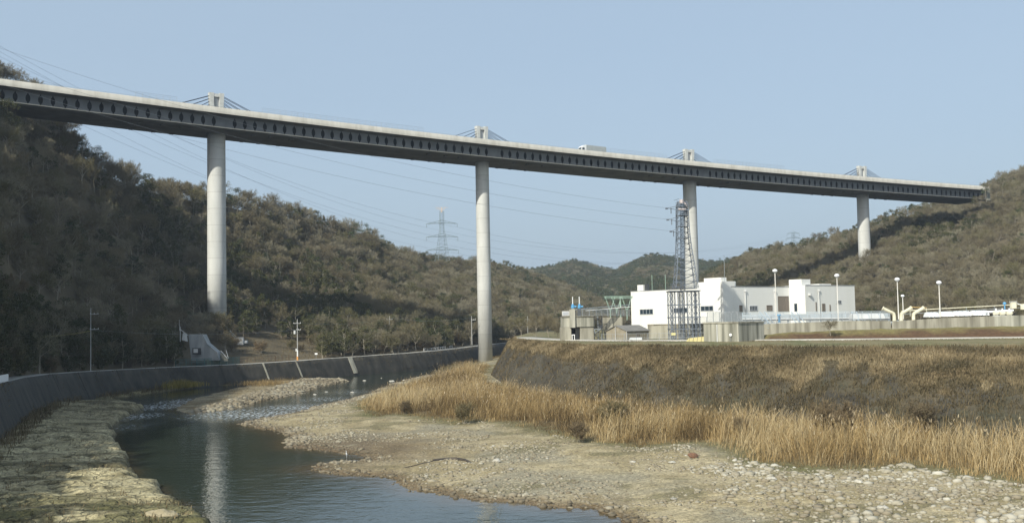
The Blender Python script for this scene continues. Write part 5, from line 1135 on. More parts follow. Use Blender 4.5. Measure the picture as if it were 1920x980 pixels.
def leaf_proto(seed, Ht=8.5, pine=False):
    r = np.random.default_rng(seed); tr = MB(); nb = NB(); cl = []
    top = Ht*(.92); pts = [np.array([0, 0, -.6]), np.array([r.normal()*.3, r.normal()*.3, Ht*.45]), np.array([r.normal()*.5, r.normal()*.5, top*.9])]
    tr.rod(pts[0], pts[1], .2, 6, .13, cap=False); tr.rod(pts[1], pts[2], .13, 5, .05, cap=False)
    n = 30 if not pine else 20
    for k in range(n):
        f = r.random(); z = Ht*(.22+.75*f) if not pine else Ht*(.45+.53*f); rad = (Ht*.36*math.sin(math.pi*min(.97, .16+.8*f))**.7) if not pine else Ht*.36*(1.1-f)
        t = r.random()*6.28; rr = rad*math.sqrt(r.random())*(1.1); c = np.array([math.cos(t)*rr, math.sin(t)*rr, z]); cl.append((c, (.75+.55*r.random())*Ht/8.5))
        b0 = np.array([pts[2][0]*f, pts[2][1]*f, max(Ht*.2, z-rr*.5-.4)]); tr.rod(b0, c, .045, 3, .02, cap=False)
    for c, cr in cl:
        for j in range(64 if not pine else 80):
            v = r.normal(size=3); v /= np.linalg.norm(v); v *= cr*(.45+.6*r.random()); v[2] *= (.75 if not pine else .32); p = c+v
            a = r.normal(size=3); a /= np.linalg.norm(a); b_ = np.cross(a, r.normal(size=3)); b_ /= np.linalg.norm(b_)+1e-9
            s_ = .17*(.6+.8*r.random()) if not pine else .13*(.6+.9*r.random()); w_ = s_*.6 if not pine else s_*.28; a = a*s_*(1.5 if pine else 1); b_ = b_*w_
            nb.V += [p-a, p+b_, p+a, p-b_]; i = nb.n; nb.F.append((i, i+1, i+2, i+3)); nb.n += 4
    return tr, nb
PROT = []   # (kind name, trunk mesh, crown mesh)
def add_proto(kind, tr, nb, mt, mc):
    a = tr.build('trunk', mt); ma = a.data; bpy.data.objects.remove(a)
    b_ = np_mesh('crown', np.array(nb.V), np.array(nb.F), mc); mb_ = b_.data; bpy.data.objects.remove(b_); PROT.append((kind, ma, mb_))
for k, (h_, sp, tw_) in enumerate(((9.5, .62, 11), (8.2, .8, 11), (10.5, .5, 10), (8.8, .7, 13), (7.2, .9, 12))): add_proto('bare', *bare_proto(200+k, h_, sp, tw_), M_bark, M_twig)
for k, h_ in enumerate((8.5, 7.0, 9.5)): add_proto('leafy', *leaf_proto(300+k, h_), M_bark, M_leafd)
for k, h_ in enumerate((9.5, 8.0)): add_proto('pine', *leaf_proto(320+k, h_, True), M_bark, M_pine)
BI, LI, PI_ = [0, 1, 2, 3, 4], [5, 6, 7], [8, 9]

PROTO_USED = {}
def place_tree(kind_i, x, y, z, s, rz, name, label, cat, group):
    kind, mt, mc = PROT[kind_i]
    o = thing(name, (x, y, z), label, cat, group); o.rotation_euler = (0, 0, rz); o.scale = (s, s, s*(.9+.2*random.random()))
    for nm, me in (('trunk', mt), ('crown', mc)):
        c = bpy.data.objects.new(nm, me); COL.objects.link(c); c.parent = o
        PROTO_USED.setdefault((kind_i, nm), c)
    return o

def in_pier_zone(x, y):
    for k, X in enumerate(PIERX):
        if (x-X)**2+(y-pathY(X))**2 < (7.5 if k == 3 else 6.5)**2: return True
    return False
def gather(L, n, seed, pe, pp, v0, v1, smin, smax, skip=None, mind=2.6):
    """candidate trees: list of (dist, x,y,z,kind,s,u,v)"""
    uu, vv, x, y, z = L.sample(n, seed, v0, v1); r = np.random.default_rng(seed+1); out = []; cell = {}
    ev = fbm(x*.02, y*.02, seed+9, 4); dens = fbm(x*.03, y*.03, seed+13, 3)
    for i in range(n):
        if skip and skip(x[i], y[i], z[i], uu[i], vv[i]): continue
        key = (int(x[i]//mind), int(y[i]//mind))
        if any((key[0]+a, key[1]+b_) in cell for a in (-1, 0, 1) for b_ in (-1, 0, 1) if abs(a)+abs(b_) < 2): continue
        cell[key] = 1
        q = r.random(); e = pe(x[i], y[i], vv[i], ev[i]) if callable(pe) else pe
        if q < e: k = LI[r.integers(3)]
        elif q < e+pp(vv[i]): k = PI_[r.integers(2)]
        else: k = BI[r.integers(5)]
        s = smin+(smax-smin)*r.random()**1.2
        if -175 < x[i] < 234 and abs((y[i]-pathY(x[i]))*.863) < 14:
            s = min(s, (topz(x[i])-6.2-z[i])/10.5)
            if s < .14: continue
        out.append((math.hypot(x[i], y[i])/s, x[i], y[i], z[i], k, s, uu[i], vv[i]))
    return out
roadD = None
# keep clear: the open grassy flat right of the big pier, the concrete blocks
def skipL(x, y, z, u, v):
    if in_pier_zone(x, y): return True
    px, py = proj((x, y, z)); 
    if 425 < px < 600 and v < .30 - .10*max(0, (px-500)/100): return True
    if 330 < px < 428 and y < 312: return True
    # under the deck on the left hillside: trees stay below the soffit
    t_ = (x-PC[0][0]); d_ = abs((y-pathY(x))*.863)
    return False
TL = gather(LH, 16000, 400, lambda x, y, v, e: .10+.60*float(sstep(.52, .64, e))+.45*float(v < .22 and x < -62 and y < 300), lambda v: .03+.14*float(v > .9), .0, 1.12, .72, 1.08, skipL, 2.5)
def skipR(x, y, z, u, v):
    if in_pier_zone(x, y) and y < pathY(165.0)+4: return True
    px, py = proj((x, y, z)); d_ = abs((y-pathY(x))*.863)
    # cleared strip below the abutment
    if 1735 < px < 1838 and abs(py-(405-(px-1760)*.42)) < 5.5 and y < 545: return True
    return False
TR = gather(RH, 13000, 500, lambda x, y, v, e: .04+.55*float(sstep(.56, .68, e))+.35*float(sstep(.86, .98, v))*float(x < 220), lambda v: .02+.10*float(v > .93), .0, 1.08, .60, .88, skipR, 2.5)
allt = [(d, *t, 'L') for d, *t in TL]+[(d, *t, 'R') for d, *t in TR]
vis = []
for t in allt:
    px, py = proj((t[1], t[2], t[3]+4)); vis.append(-60 < px < 1980 and -40 < py < 1000)
allt = [t for t, v in zip(allt, vis) if v] + [t for t, v in zip(allt, vis) if not v and t[0] < 520]
nvis = sum(vis); vt = sorted(allt[:nvis]); rest = allt[nvis:]
def zone(x, y, z, v, side):
    px, py = proj((x, y, z)); ht = 'low' if v < .33 else ('halfway up' if v < .72 else 'near the top')
    if side == 'L':
        w_ = ('at the left picture edge' if px < 110 else 'left of the big pier' if px < 385 else 'just right of the big pier' if px < 560 else 'midway between the two near piers' if px < 760 else 'just left of the second pier' if px < 915 else 'right of the second pier')
        return f'{ht} on the left hillside, {w_}'
    w_ = ('left of the third pier' if px < 1300 else 'behind the white building' if px < 1490 else 'left of the farthest pier' if px < 1610 else 'right of the farthest pier' if px < 1760 else 'below the bridge end at right')
    return f'{ht} on the right hillside, {w_}'
cnt = {'bare': 0, 'leafy': 0, 'pine': 0}; NM = {'bare': 'bare_tree', 'leafy': 'evergreen_tree', 'pine': 'pine_tree'}
AD = {'bare': 'leafless brown tree', 'leafy': 'dark evergreen tree', 'pine': 'dark pine'}
GR = {'bare': 'leafless trees on the hillsides', 'leafy': 'evergreens on the hillsides', 'pine': 'pines on the hillsides'}
woods = []
for t in vt:
    d, x, y, z, k, s, u, v, side = t; kd = PROT[k][0]
    if cnt[kd] < 298:
        cnt[kd] += 1; rz = rng.random()*6.28
        zn = zone(x, y, z, v, side); place_tree(k, x, y, z-.1, s, rz, NM[kd], f'{AD[kd]} {zn}'.replace('  ', ' '), 'tree', GR[kd]+', '+zn)
    else: woods.append((x, y, z, k, s))
woods += [(t[1], t[2], t[3], t[4], t[5]) for t in rest]
def scatter(name, pts, label, cat):
    me = bpy.data.meshes.new(name); me.from_pydata([(p[0], p[1], p[2]-.1) for p in pts], [], [])
    for an, ty, dat in (('kind_id', 'INT', [p[3] for p in pts]), ('rz', 'FLOAT', rng.random(len(pts))*6.28), ('sc', 'FLOAT', [p[4] for p in pts])):
        a = me.attributes.new(an, ty, 'POINT'); a.data.foreach_set('value', np.array(dat, np.int32 if ty == 'INT' else np.float32))
    o = bpy.data.objects.new(name, me); COL.objects.link(o); tag(o, label, cat, kind='stuff')
    ng = bpy.data.node_groups.new(name, 'GeometryNodeTree'); ng.interface.new_socket('Geometry', in_out='INPUT', socket_type='NodeSocketGeometry'); ng.interface.new_socket('Geometry', in_out='OUTPUT', socket_type='NodeSocketGeometry')
    N = ng.nodes; Lk = ng.links; gi_ = N.new('NodeGroupInput'); go = N.new('NodeGroupOutput'); jn = N.new('GeometryNodeJoinGeometry')
    def attr(nm, ty): a = N.new('GeometryNodeInputNamedAttribute'); a.data_type = ty; a.inputs[0].default_value = nm; return a.outputs[0]
    ak = attr('kind_id', 'INT'); ar = attr('rz', 'FLOAT'); as_ = attr('sc', 'FLOAT'); cx = N.new('ShaderNodeCombineXYZ'); Lk.new(ar, cx.inputs[2])
    for k in sorted(set(p[3] for p in pts)):
        cp = N.new('FunctionNodeCompare'); cp.data_type = 'INT'; cp.operation = 'EQUAL'; Lk.new(ak, cp.inputs[2]); cp.inputs[3].default_value = k
        j2 = N.new('GeometryNodeJoinGeometry')
        for nm in ('trunk', 'crown'):
            oi = N.new('GeometryNodeObjectInfo'); oi.transform_space = 'ORIGINAL'; oi.inputs['Object'].default_value = PROTO_USED[(k, nm)]; Lk.new(oi.outputs['Geometry'], j2.inputs[0])
        ip = N.new('GeometryNodeInstanceOnPoints'); Lk.new(gi_.outputs[0], ip.inputs['Points']); Lk.new(cp.outputs[0], ip.inputs['Selection']); Lk.new(j2.outputs[0], ip.inputs['Instance'])
        Lk.new(cx.outputs[0], ip.inputs['Rotation']); Lk.new(as_, ip.inputs['Scale']); Lk.new(ip.outputs[0], jn.inputs[0])
    Lk.new(jn.outputs[0], go.inputs[0]); md = o.modifiers.new('scatter', 'NODES'); md.node_group = ng; return o
scatter('woodland', woods, 'brown and dark green winter wood covering both hillsides', 'woodland')
# far wood
uu, vv_, x, y, z = FH.sample(22000, 600, 0, 1.03); ev = fbm(x*.006, y*.006, 610, 4); fp = []
for i in range(len(x)):
    q = rng.random(); k = (LI+PI_)[rng.integers(5)] if q < .62+.35*sstep(.42, .55, ev[i]) else BI[rng.integers(5)]; fp.append((x[i], y[i], z[i], k, 0.75+.45*rng.random()))
scatter('distant_woodland', fp, 'hazy wood on the far hills at the valley end', 'woodland')

# saplings and shrubs: multi-stemmed
shr = []
for k in range(3):
    tr, nb = bare_proto(700+k, 3.4, .7, 12, multi=True); a = tr.build('stems', M_bark); ma = a.data; bpy.data.objects.remove(a)
    for mname, mm in (('brown', ramp_mat(f'shrub_twig_{k}', [(.16, .12, .07), (.13, .105, .065), (.20, .15, .09), (.14, .13, .065)])),):
        b_ = np_mesh('twigs', np.array(nb.V), np.array(nb.F), mm); mb_ = b_.data; bpy.data.objects.remove(b_); shr.append((ma, mb_))
def shrub(x, y, z, s, label, group=None, k=None):
    k = rng.integers(3) if k is None else k; o = thing('shrub', (x, y, z), label, 'shrub', group); o.rotation_euler = (0, 0, rng.random()*6.28); o.scale = (s, s, s)
    for nm, me in (('stems', shr[k][0]), ('twigs', shr[k][1])): c = bpy.data.objects.new(nm, me); COL.objects.link(c); c.parent = o
nsh = 0; uu, vv_, x, y, z = LH.sample(1500, 710, .0, .20)
for i in range(len(x)):
    px, py = proj((x[i], y[i], z[i]))
    if nsh < 190 and -20 < px < 1000 and not in_pier_zone(x[i], y[i]) and not (330 < px < 470 and y[i] < 313) and not (440 < px < 600 and vv_[i] < .13):
        nsh += 1; w_ = 'left of the big pier' if px < 400 else 'near the transformer pole' if px < 620 else 'between the two near piers' if px < 890 else 'right of the second pier'
        shrub(x[i], y[i], z[i], .7+.6*rng.random(), f'brown twiggy shrub at the foot of the left hillside {w_}', f'shrubs at the hill foot {w_}')
for px, py, s, lab in ((871, 775, 1.0, 'dark twiggy bush at the left part of the dry reeds below the second pier'), (1150, 790, 1.25, 'big dark bush in the middle of the dry reeds'), (1175, 786, .95, 'smaller dark bush right beside the big one in the reeds'), (1085, 810, .8, 'low dark bush at the gravel edge of the reeds'), (1390, 808, .8, 'brown bush between the gravel and the reeds, left of the green patch'),
                       (1568, 812, 1.5, 'tall brown bush at the dark hollow in the reeds'), (1590, 816, 1.1, 'dark bush just right of the tall brown one in the reeds'), (1730, 810, 1.3, 'thin tall brown bush before the right part of the levee'), (760, 760, .7, 'small dark bush at the left end of the reeds')):
    p = at_z(px, py+14, 1.0); shrub(p.x, p.y, bed_h(p.x, p.y)-.05, s, lab, None)
# individual trees at the plant
for k, (px, D, z_, s, lab) in enumerate(((1557, 209, 12.0, .42, 'small leafless tree on the grass bank before the basin wall'), (1030, 300, 10.7, .8, 'wide grey leafless tree left of the gate house'), (1005, 310, 10.7, .75, 'grey leafless tree between the second pier and the gate house'), (978, 322, 10.6, .7, 'bare tree close to the right side of the second pier'), (1043, 288, 10.7, .6, 'low bare tree touching the left edge of the gate house'))):
    p = at_dz(px, D, z_); place_tree(BI[(k*2+1) % 5], p.x, p.y, z_-.1, s, k*1.3, 'bare_tree', lab, 'tree', None)
for k, (px, D, y_) in enumerate(((1826, 512, 381), (1838, 510, 380), (1849, 511, 372), (1858, 512, 366), (1868, 513, 362), (1880, 516, 358), (1892, 512, 362), (1846, 548, 354), (1866, 548, 350))):
    p = at_d(px, y_, D); place_tree((LI+BI+[8])[k*4 % 9], p.x, p.y, p.z-1.2, (.5, .7, .85, .9, .8, .75, .7, .6, .6)[k], k*1.7, 'bare_tree' if (k*4 % 9) not in (0, 1, 2, 8) else 'evergreen_tree', 'tree growing close around the right end of the bridge', 'tree', 'trees around the right end of the bridge')
for k in range(9):
    u_ = 28.6+k*.42; x, y, z = (float(q) for q in LH.at(np.array([u_]), np.array([.985-.03*(k % 3)]))); place_tree((BI+LI)[k % 8], x, y, z-.3, .8, k*1.9, 'bare_tree' if (k % 8) < 5 else 'evergreen_tree', 'tree on the crest of the left hillside just left of the big pier', 'tree', 'crest trees left of the big pier')
for k, (px, D, s) in enumerate(((210, 250, 1.0), (238, 262, 1.1), (262, 268, .9), (312, 278, .75))):
    i = int(np.argmin(abs(WT[:, 3]-px))); x, y, z = WT[i, 0]+NL[i, 0]*9.5, WT[i, 1]+NL[i, 1]*9.5, WT[i, 2]
    place_tree(BI[k], x, y, z-.2, s*.85, k*2.1, 'bare_tree', ['pale spreading leafless tree just right of the slim pole', 'pale leafless tree second to the right of the slim pole', 'leafless tree by the left river road, left of the block house', 'small leafless tree right next to the block house'][k], 'tree', None)

uu, vv_, x, y, z = LH.sample(5200, 735, .0, .16); nv_ = 0
for i in range(len(x)):
    px, py = proj((x[i], y[i], z[i]))
    if nv_ < 150 and -30 < px < 338:
        nv_ += 1; place_tree(LI[i % 3], x[i], y[i], z[i]-.8, .42+.4*rng.random(), rng.random()*6.28, 'evergreen_bush', 'dark evergreen bush in the shady thicket above the river road, left of the block house', 'bush', 'dark bushes above the river road')
for k, px in enumerate((-390, -330, -270, -215, -165, -120, -80, -45)):
    i = int(np.argmin(abs(WT[:, 3]-px))); x, y, z = WT[i, 0]+NL[i, 0]*(8.5+2*(k % 2)), WT[i, 1]+NL[i, 1]*(8.5+2*(k % 2)), WT[i, 2]
    place_tree((LI+BI)[k % 5], x, y, z-.2, 1.1, k*2.1, 'roadside_tree', 'dark tree beside the river road beyond the left picture edge', 'tree', 'roadside trees beyond the left edge')

# ------------------------------------------------------------------ reeds and grasses
def blades(name, X, Y, Z, Hh, Wd, matl, lean=.25, label=None, cat=None, tone=None, seed=1, wind=(0.3, .1)):
    r = np.random.default_rng(seed); n = len(X); t = r.random(n)*6.28; ax = np.stack([np.cos(t), np.sin(t), 0*t], 1)
    ln = np.stack([r.normal(size=n)*lean+wind[0]*lean, r.normal(size=n)*lean+wind[1]*lean, 0*t], 1)*Hh[:, None]
    ln = ln + np.stack([(fbm(X*.35, Y*.35, 71, 3)-.5)*1.3, (fbm(X*.35, Y*.35, 72, 3)-.5)*1.3, 0*t], 1)*Hh[:, None]*lean*2.2
    base = np.stack([X, Y, Z], 1); up_ = np.array([0, 0, 1.]); mid = base+up_*(Hh*.55)[:, None]+ln*.3; top = base+up_*Hh[:, None]*np.sqrt(np.clip(1-(ln**2).sum(1)/Hh**2, .25, 1))[:, None]+ln
    wv = ax*Wd[:, None]*.5
    V = np.stack([base-wv, base+wv, mid+wv*.9, mid-wv*.9, top+wv*.35, top-wv*.35], 1).reshape(-1, 3); i = np.arange(n)[:, None]*6
    Fc = np.concatenate([i+np.array([[0, 1, 2, 3]]), i+np.array([[3, 2, 4, 5]])]); tn = np.clip(r.normal(.5, .2, n) if tone is None else tone+r.normal(0, .12, n), 0, 1)
    o = np_mesh(name, V, Fc, matl, attrs={'rnd': ('FLOAT', np.repeat(tn, 6))}); return tag(o, label, cat, kind='stuff')
M_plume = mat('reed_plume', (.26, .20, .12), .9, (.34, .28, .18), 2)
M_reed = ramp_mat('dry_reed', [(.075, .052, .026), (.135, .094, .043), (.23, .160, .070), (.33, .236, .108), (.42, .34, .20)], 'attr', rough=.8)
M_grassd = ramp_mat('dry_grass', [(.065, .055, .030), (.105, .083, .046), (.15, .118, .066), (.22, .17, .095), (.30, .25, .155)], 'attr', rough=.85)
def sample_area(n, seed, x0, x1, y0, y1): r = np.random.default_rng(seed); return x0+(x1-x0)*r.random(n), y0+(y1-y0)*r.random(n)
RX, RY = sample_area(820000, 800, -60, 110, 70, 345)
bb = reed_d(RX, RY); px_ = CX+F_PX*RX/RY; cl_ = fbm(RX*.55, RY*.55, 810, 3); big = fbm(RX*.10, RY*.10, 812, 4)
keep = (bb > -.3) & (px_ < 2000) & (px_ > 600) & (rng.random(len(RX)) < np.clip((cl_-.2)*3.4, .22, 1)*np.clip(170/RY, .5, 1.2)*sstep(-.5, 2.0, bb)*1.0+.05)
RX, RY, bb, cl_, big = RX[keep], RY[keep], bb[keep], cl_[keep], big[keep]; RZ = bed(RX, RY)[0]
hh_ = (.40+2.3*sstep(.5, 8, bb+(big-.5)*6))*(.5+1.0*cl_)*(.6+.6*rng.random(len(RX)))*np.interp(RY, [100, 150, 250, 330], [1.25, 1.1, 1.15, 1.3])
green = sstep(.56, .68, fbm(RX*.07+3, RY*.07, 820, 3)); brn = sstep(.52, .66, fbm(RX*.16, RY*.16, 825, 4)); tn = np.clip(.60+(big-.5)*1.8+(cl_-.5)*.6-.45*brn, .03, .95); tn = np.where(rng.random(len(RX)) < .10, .92, tn)
low = rng.random(len(RX)) < .42; hh_ = np.where(low, hh_*.5, hh_*(.75+.5*fbm(RX*1.3, RY*1.3, 827, 2))); tn = np.where(low, tn*.55, tn)
blades('dry_reeds', RX, RY, RZ-.05, hh_, .030+.024*rng.random(len(RX)), M_reed, .30, 'tall golden dry reeds filling the bank below the levee', 'reeds', tn, 801)
print('reeds', len(RX))
tl = np.where((hh_ > 2.3) & (rng.random(len(RX)) < .07))[0]; r = np.random.default_rng(829); nP = len(tl)
bx, by, bz = RX[tl]+r.normal(size=nP)*.25, RY[tl]+r.normal(size=nP)*.25, RZ[tl]+hh_[tl]*.93
blades('reed_plumes', bx, by, bz, np.full(nP, .42), np.full(nP, .11), M_plume, .5, 'pale feathery seed heads on top of the dry reeds', 'reeds', None, 828)
# levee grasses
r = np.random.default_rng(830); ii = r.random(260000)*(nL-1); vv_ = r.random(260000); i0 = ii.astype(int); 
def lev(A, ii, vv_):
    a = ii-np.floor(ii); i0 = np.floor(ii).astype(int); j = vv_*39; j0 = np.minimum(j.astype(int), 38); b_ = j-j0
    i1 = np.minimum(i0+1, nL-1); return (A[i0, j0]*(1-a)+A[i1, j0]*a)*(1-b_)+(A[i0, j0+1]*(1-a)+A[i1, j0+1]*a)*b_
gx, gy, gz_ = lev(LXg, ii, vv_), lev(LYg, ii, vv_), lev(LZ, ii, vv_); iv = lev(np.maximum(inv, sstep(.72, .76, vg)), ii, vv_); fs = lev(far_side, ii, vv_)
wd2 = sstep(.45, .6, fbm(gx*.5, gy*.5, 833, 3)); keep = (r.random(len(gx)) < np.clip(iv, 0, 1)*.8+.03+.12*wd2+fs*(.12+.4*wd2)) & (gy < 330) & (CX+F_PX*gx/gy < 2000)
gx, gy, gz_, iv, fs, vv2 = gx[keep], gy[keep], gz_[keep], iv[keep], fs[keep], vv_[keep]
tn = np.where(iv > .5, .55+(fbm(gx*.15, gy*.15, 835, 3)-.5)*1.4, .30)-.12*fs; blades('levee_grass', gx, gy, gz_-.05, (.25+.55*r.random(len(gx))**1.5), .07+.05*r.random(len(gx)), M_grassd, .35, 'short dry grass growing over the levee slope and crest', 'grass', tn, 831)
print('levee grass', len(gx))
# plateau edge and bank tufts
r = np.random.default_rng(840); n = 26000; k = r.random(n)*(len(RP)-1); k0 = k.astype(int); a = (k-k0)[:, None]; base = RP[k0]*(1-a)+RP[np.minimum(k0+1, len(RP)-1)]*a; nn = rn[k0]; off = np.where(r.random(n) < .6, -(2.7+5*r.random(n)**1.5), 2.7+1.2*r.random(n)); q = base+nn*off[:, None]
okk = (CX+F_PX*q[:, 0]/q[:, 1] < 2000); q = q[okk]; off = off[okk]; blades('verge_grass', q[:, 0], q[:, 1], np.full(len(q), 10.62), .15+.28*r.random(len(q)), .07+.04*r.random(len(q)), M_grassd, .4, 'olive and straw grass along both edges of the levee road', 'grass', .30+.3*fbm(q[:, 0]*.2, q[:, 1]*.2, 845, 3), 841)
# tufts on the river wall ledge, island and rock shelf
TX, TY = sample_area(150000, 850, -100, 20, 75, 360); h_, ds_, di_, dp_, db_, dt_ = bed(TX, TY); nn_ = fbm(TX*.25, TY*.25, 855, 4)
pr = np.where((dp_ > .3) & (ds_ < 0), sstep(.45, .6, nn_)*.8, 0)+np.where(di_ > 2.5, sstep(.52, .64, nn_)*.5, 0)+np.where((ds_ > .6), (sstep(.55, .66, nn_)*.25+sstep(100, 84, TY)*sstep(.40, .55, nn_)*.9), 0)
keep = rng.random(len(TX)) < pr; TX, TY, h_, nn_ = TX[keep], TY[keep], h_[keep], nn_[keep]
blades('bank_grass', TX, TY, h_-.04, .2+.45*rng.random(len(TX)), .05+.03*rng.random(len(TX)), M_grassd, .4, 'tufts of yellow-green grass on the rock shelf and river edges', 'grass', .2+.55*fbm(TX*.12, TY*.12, 858, 3), 851)
p_ = at_z(338, 722, .8); q_ = np.random.default_rng(3).normal(size=(2600, 2))*np.array([2.3, 4.5]); 
blades('sedge_clump', p_.x+q_[:, 0], p_.y+q_[:, 1], np.full(2600, .5), 1.2+1.3*rng.random(2600)*np.exp(-(q_[:, 0]/3)**2), np.full(2600, .08), ramp_mat('sedge', [(.10, .10, .02), (.22, .18, .04), (.30, .23, .06)], 'attr'), .3, 'bright yellow-green sedge clump against the dark river wall', 'sedge', None, 860)
n = 16000; k = rng.random(n)*(len(WT)-1); k0 = k.astype(int); a = (k-k0)[:, None]; W0 = WT[:, :2]; W1 = NL; k1 = np.minimum(k0+1, len(WT)-1)
q = (W0[k0]*(1-a)+W0[k1]*a) - W1[k0]*(rng.random((n, 1))**1.6*3.6-.5); hq = bed(q[:, 0], q[:, 1])[0]; okk = (hq > -.2) & (rng.random(n) < .25+.9*sstep(.42, .6, fbm(q[:, 0]*.15, q[:, 1]*.15, 861, 3))) & (CX+F_PX*q[:, 0]/q[:, 1] > -100); q = q[okk]; hq = hq[okk]
blades('wall_foot_grass', q[:, 0], q[:, 1], np.maximum(hq, 0)-.05, (.4+1.0*rng.random(len(q)))*(.5+fbm(q[:, 0]*.3, q[:, 1]*.3, 863, 3)), np.full(len(q), .08), M_grassd, .4, 'brown weeds growing along the foot of the dark river wall', 'weeds', .15+.5*fbm(q[:, 0]*.12, q[:, 1]*.12, 864, 3), 862)
n = 9000; k = rng.random(n)*(len(WT)-1); k0 = k.astype(int); k1 = np.minimum(k0+1, len(WT)-1); a = (k-k0)[:, None]; v_ = rng.random(n); msk = sstep(.50, .62, fbm(k*.9, v_*1.2, 867, 4)+.12*np.abs(v_-.5)); okk = rng.random(n) < msk
k0, k1, a, v_ = k0[okk], k1[okk], a[okk], v_[okk]; q = WT[k0]*(1-a)+WT[k1]*a; nq = NL[k0]; z_ = .6+(q[:, 2]-.6)*v_; off = .1+2.35*v_
blades('wall_weeds', q[:, 0]+nq[:, 0]*off, q[:, 1]+nq[:, 1]*off, z_-.08, .2+.5*rng.random(len(z_)), np.full(len(z_), .09), M_grassd, .6, 'brown weeds growing in patches on the face of the dark river wall', 'weeds', .1+.5*fbm(q[:, 0]*.2, q[:, 1]*.2, 868, 3), 869)
p_ = at_z(498, 720, .4); q_ = np.random.default_rng(5).normal(size=(1500, 2))*np.array([3.2, 3.5])
blades('island_reeds', p_.x+q_[:, 0], p_.y+q_[:, 1], np.full(1500, .3), .5+.9*rng.random(1500), np.full(1500, .05), M_reed, .3, 'small tuft of golden reeds on the stone island', 'reeds', None, 866)
# hill-foot undergrowth of dry brown grass on the flat
uu, vv_, x, y, z = LH.sample(60000, 870, 0, .30); px_ = CX+F_PX*x/y; keep = (px_ > 425) & (px_ < 1000) & (rng.random(len(x)) < np.where(px_ < 620, .8, .35)); x, y, z = x[keep], y[keep], z[keep]
blades('slope_grass', x, y, z-.05, .25+.35*rng.random(len(x)), .08+.05*rng.random(len(x)), M_grassd, .4, 'dry brownish grass on the open slope right of the big pier', 'grass', .25+.55*fbm(x*.12, y*.12, 875, 3), 871)

# ------------------------------------------------------------------ stones
t_ = (1+5**.5)/2; ico = np.array([(-1, t_, 0), (1, t_, 0), (-1, -t_, 0), (1, -t_, 0), (0, -1, t_), (0, 1, t_), (0, -1, -t_), (0, 1, -t_), (t_, 0, -1), (t_, 0, 1), (-t_, 0, -1), (-t_, 0, 1)])/math.hypot(1, t_)
icf = np.array([(0, 11, 5), (0, 5, 1), (0, 1, 7), (0, 7, 10), (0, 10, 11), (1, 5, 9), (5, 11, 4), (11, 10, 2), (10, 7, 6), (7, 1, 8), (3, 9, 4), (3, 4, 2), (3, 2, 6), (3, 6, 8), (3, 8, 9), (4, 9, 5), (2, 4, 11), (6, 2, 10), (8, 6, 7), (9, 8, 1)])
M_stone = ramp_mat('river_stones', [(.10, .085, .06), (.19, .16, .11), (.25, .22, .16), (.33, .305, .235), (.45, .435, .375)], 'attr', rough=.85)
def stones(name, X, Y, Z, S, label, tone, seed):
    r = np.random.default_rng(seed); n = len(X); v = ico[None]*(1+r.normal(size=(n, 12, 1))*.16); sc_ = np.stack([S*(.8+.6*r.random(n)), S*(.7+.5*r.random(n)), S*(.35+.35*r.random(n))], 1); v = v*sc_[:, None]
    a = r.random(n)*6.28; c, s = np.cos(a)[:, None], np.sin(a)[:, None]; x = v[..., 0]*c-v[..., 1]*s; y = v[..., 0]*s+v[..., 1]*c
    V = np.stack([x+X[:, None], y+Y[:, None], v[..., 2]+(Z+sc_[:, 2]*.25)[:, None]], -1).reshape(-1, 3); Fc = (icf[None]+np.arange(n)[:, None, None]*12).reshape(-1, 3)
    o = np_mesh(name, V, Fc, M_stone, attrs={'rnd': ('FLOAT', np.repeat(np.clip(tone+r.normal(0, .14, n), 0, 1), 12))}); return tag(o, label, 'stones', kind='stuff')
SX, SY = sample_area(420000, 900, -60, 85, 72, 330); h_, ds_, di_, dp_, db_, dt_ = bed(SX, SY); rdd = reed_d(SX, SY); pxs = CX+F_PX*SX/SY
c1 = fbm(SX*.13, SY*.13, 905, 4); c2 = fbm(SX*.5, SY*.5, 907, 3)
zoneA = sstep(14, 24, SX)*sstep(122, 108, SY); shore = sstep(5, .5, db_)*(db_ > -2.5)
pr = np.where((db_ > -2.0) & (rdd < .5), .09+.85*zoneA*(.35+.65*sstep(.3, .5, c2))+.45*sstep(.48, .6, c1)+.45*shore, 0)+np.where(di_ > -2.5, .55, 0)+np.where((dp_ > -1) & (dp_ < 3) & (ds_ < 0), .12, 0)
keep = (rng.random(len(SX)) < pr) & (pxs < 1990) & (pxs > -60) & (h_ > -.55); SX, SY, SZ, zA, c1, di_, db_ = SX[keep], SY[keep], h_[keep], zoneA[keep], c1[keep], di_[keep], db_[keep]
u = rng.random(len(SX)); S = .03+.12*u**4+zA*(.05*u**1.5+.25*u**14)+np.where(di_ > -2.5, .14+.34*u**4, 0)+.10*u**2*(c1 > .54)+np.where((db_ < 3) & (db_ > -3), .05+.12*u**5, 0)
stones('gravel_stones', SX, SY, SZ, S, 'grey and beige stones strewn over the gravel banks and island', .42+.28*zA+(c1-.5)*.8-np.where(di_ > -2.5, .1, 0)-.25*sstep(3, 0, db_)*(di_ < -2), 901)
print('stones', len(SX))
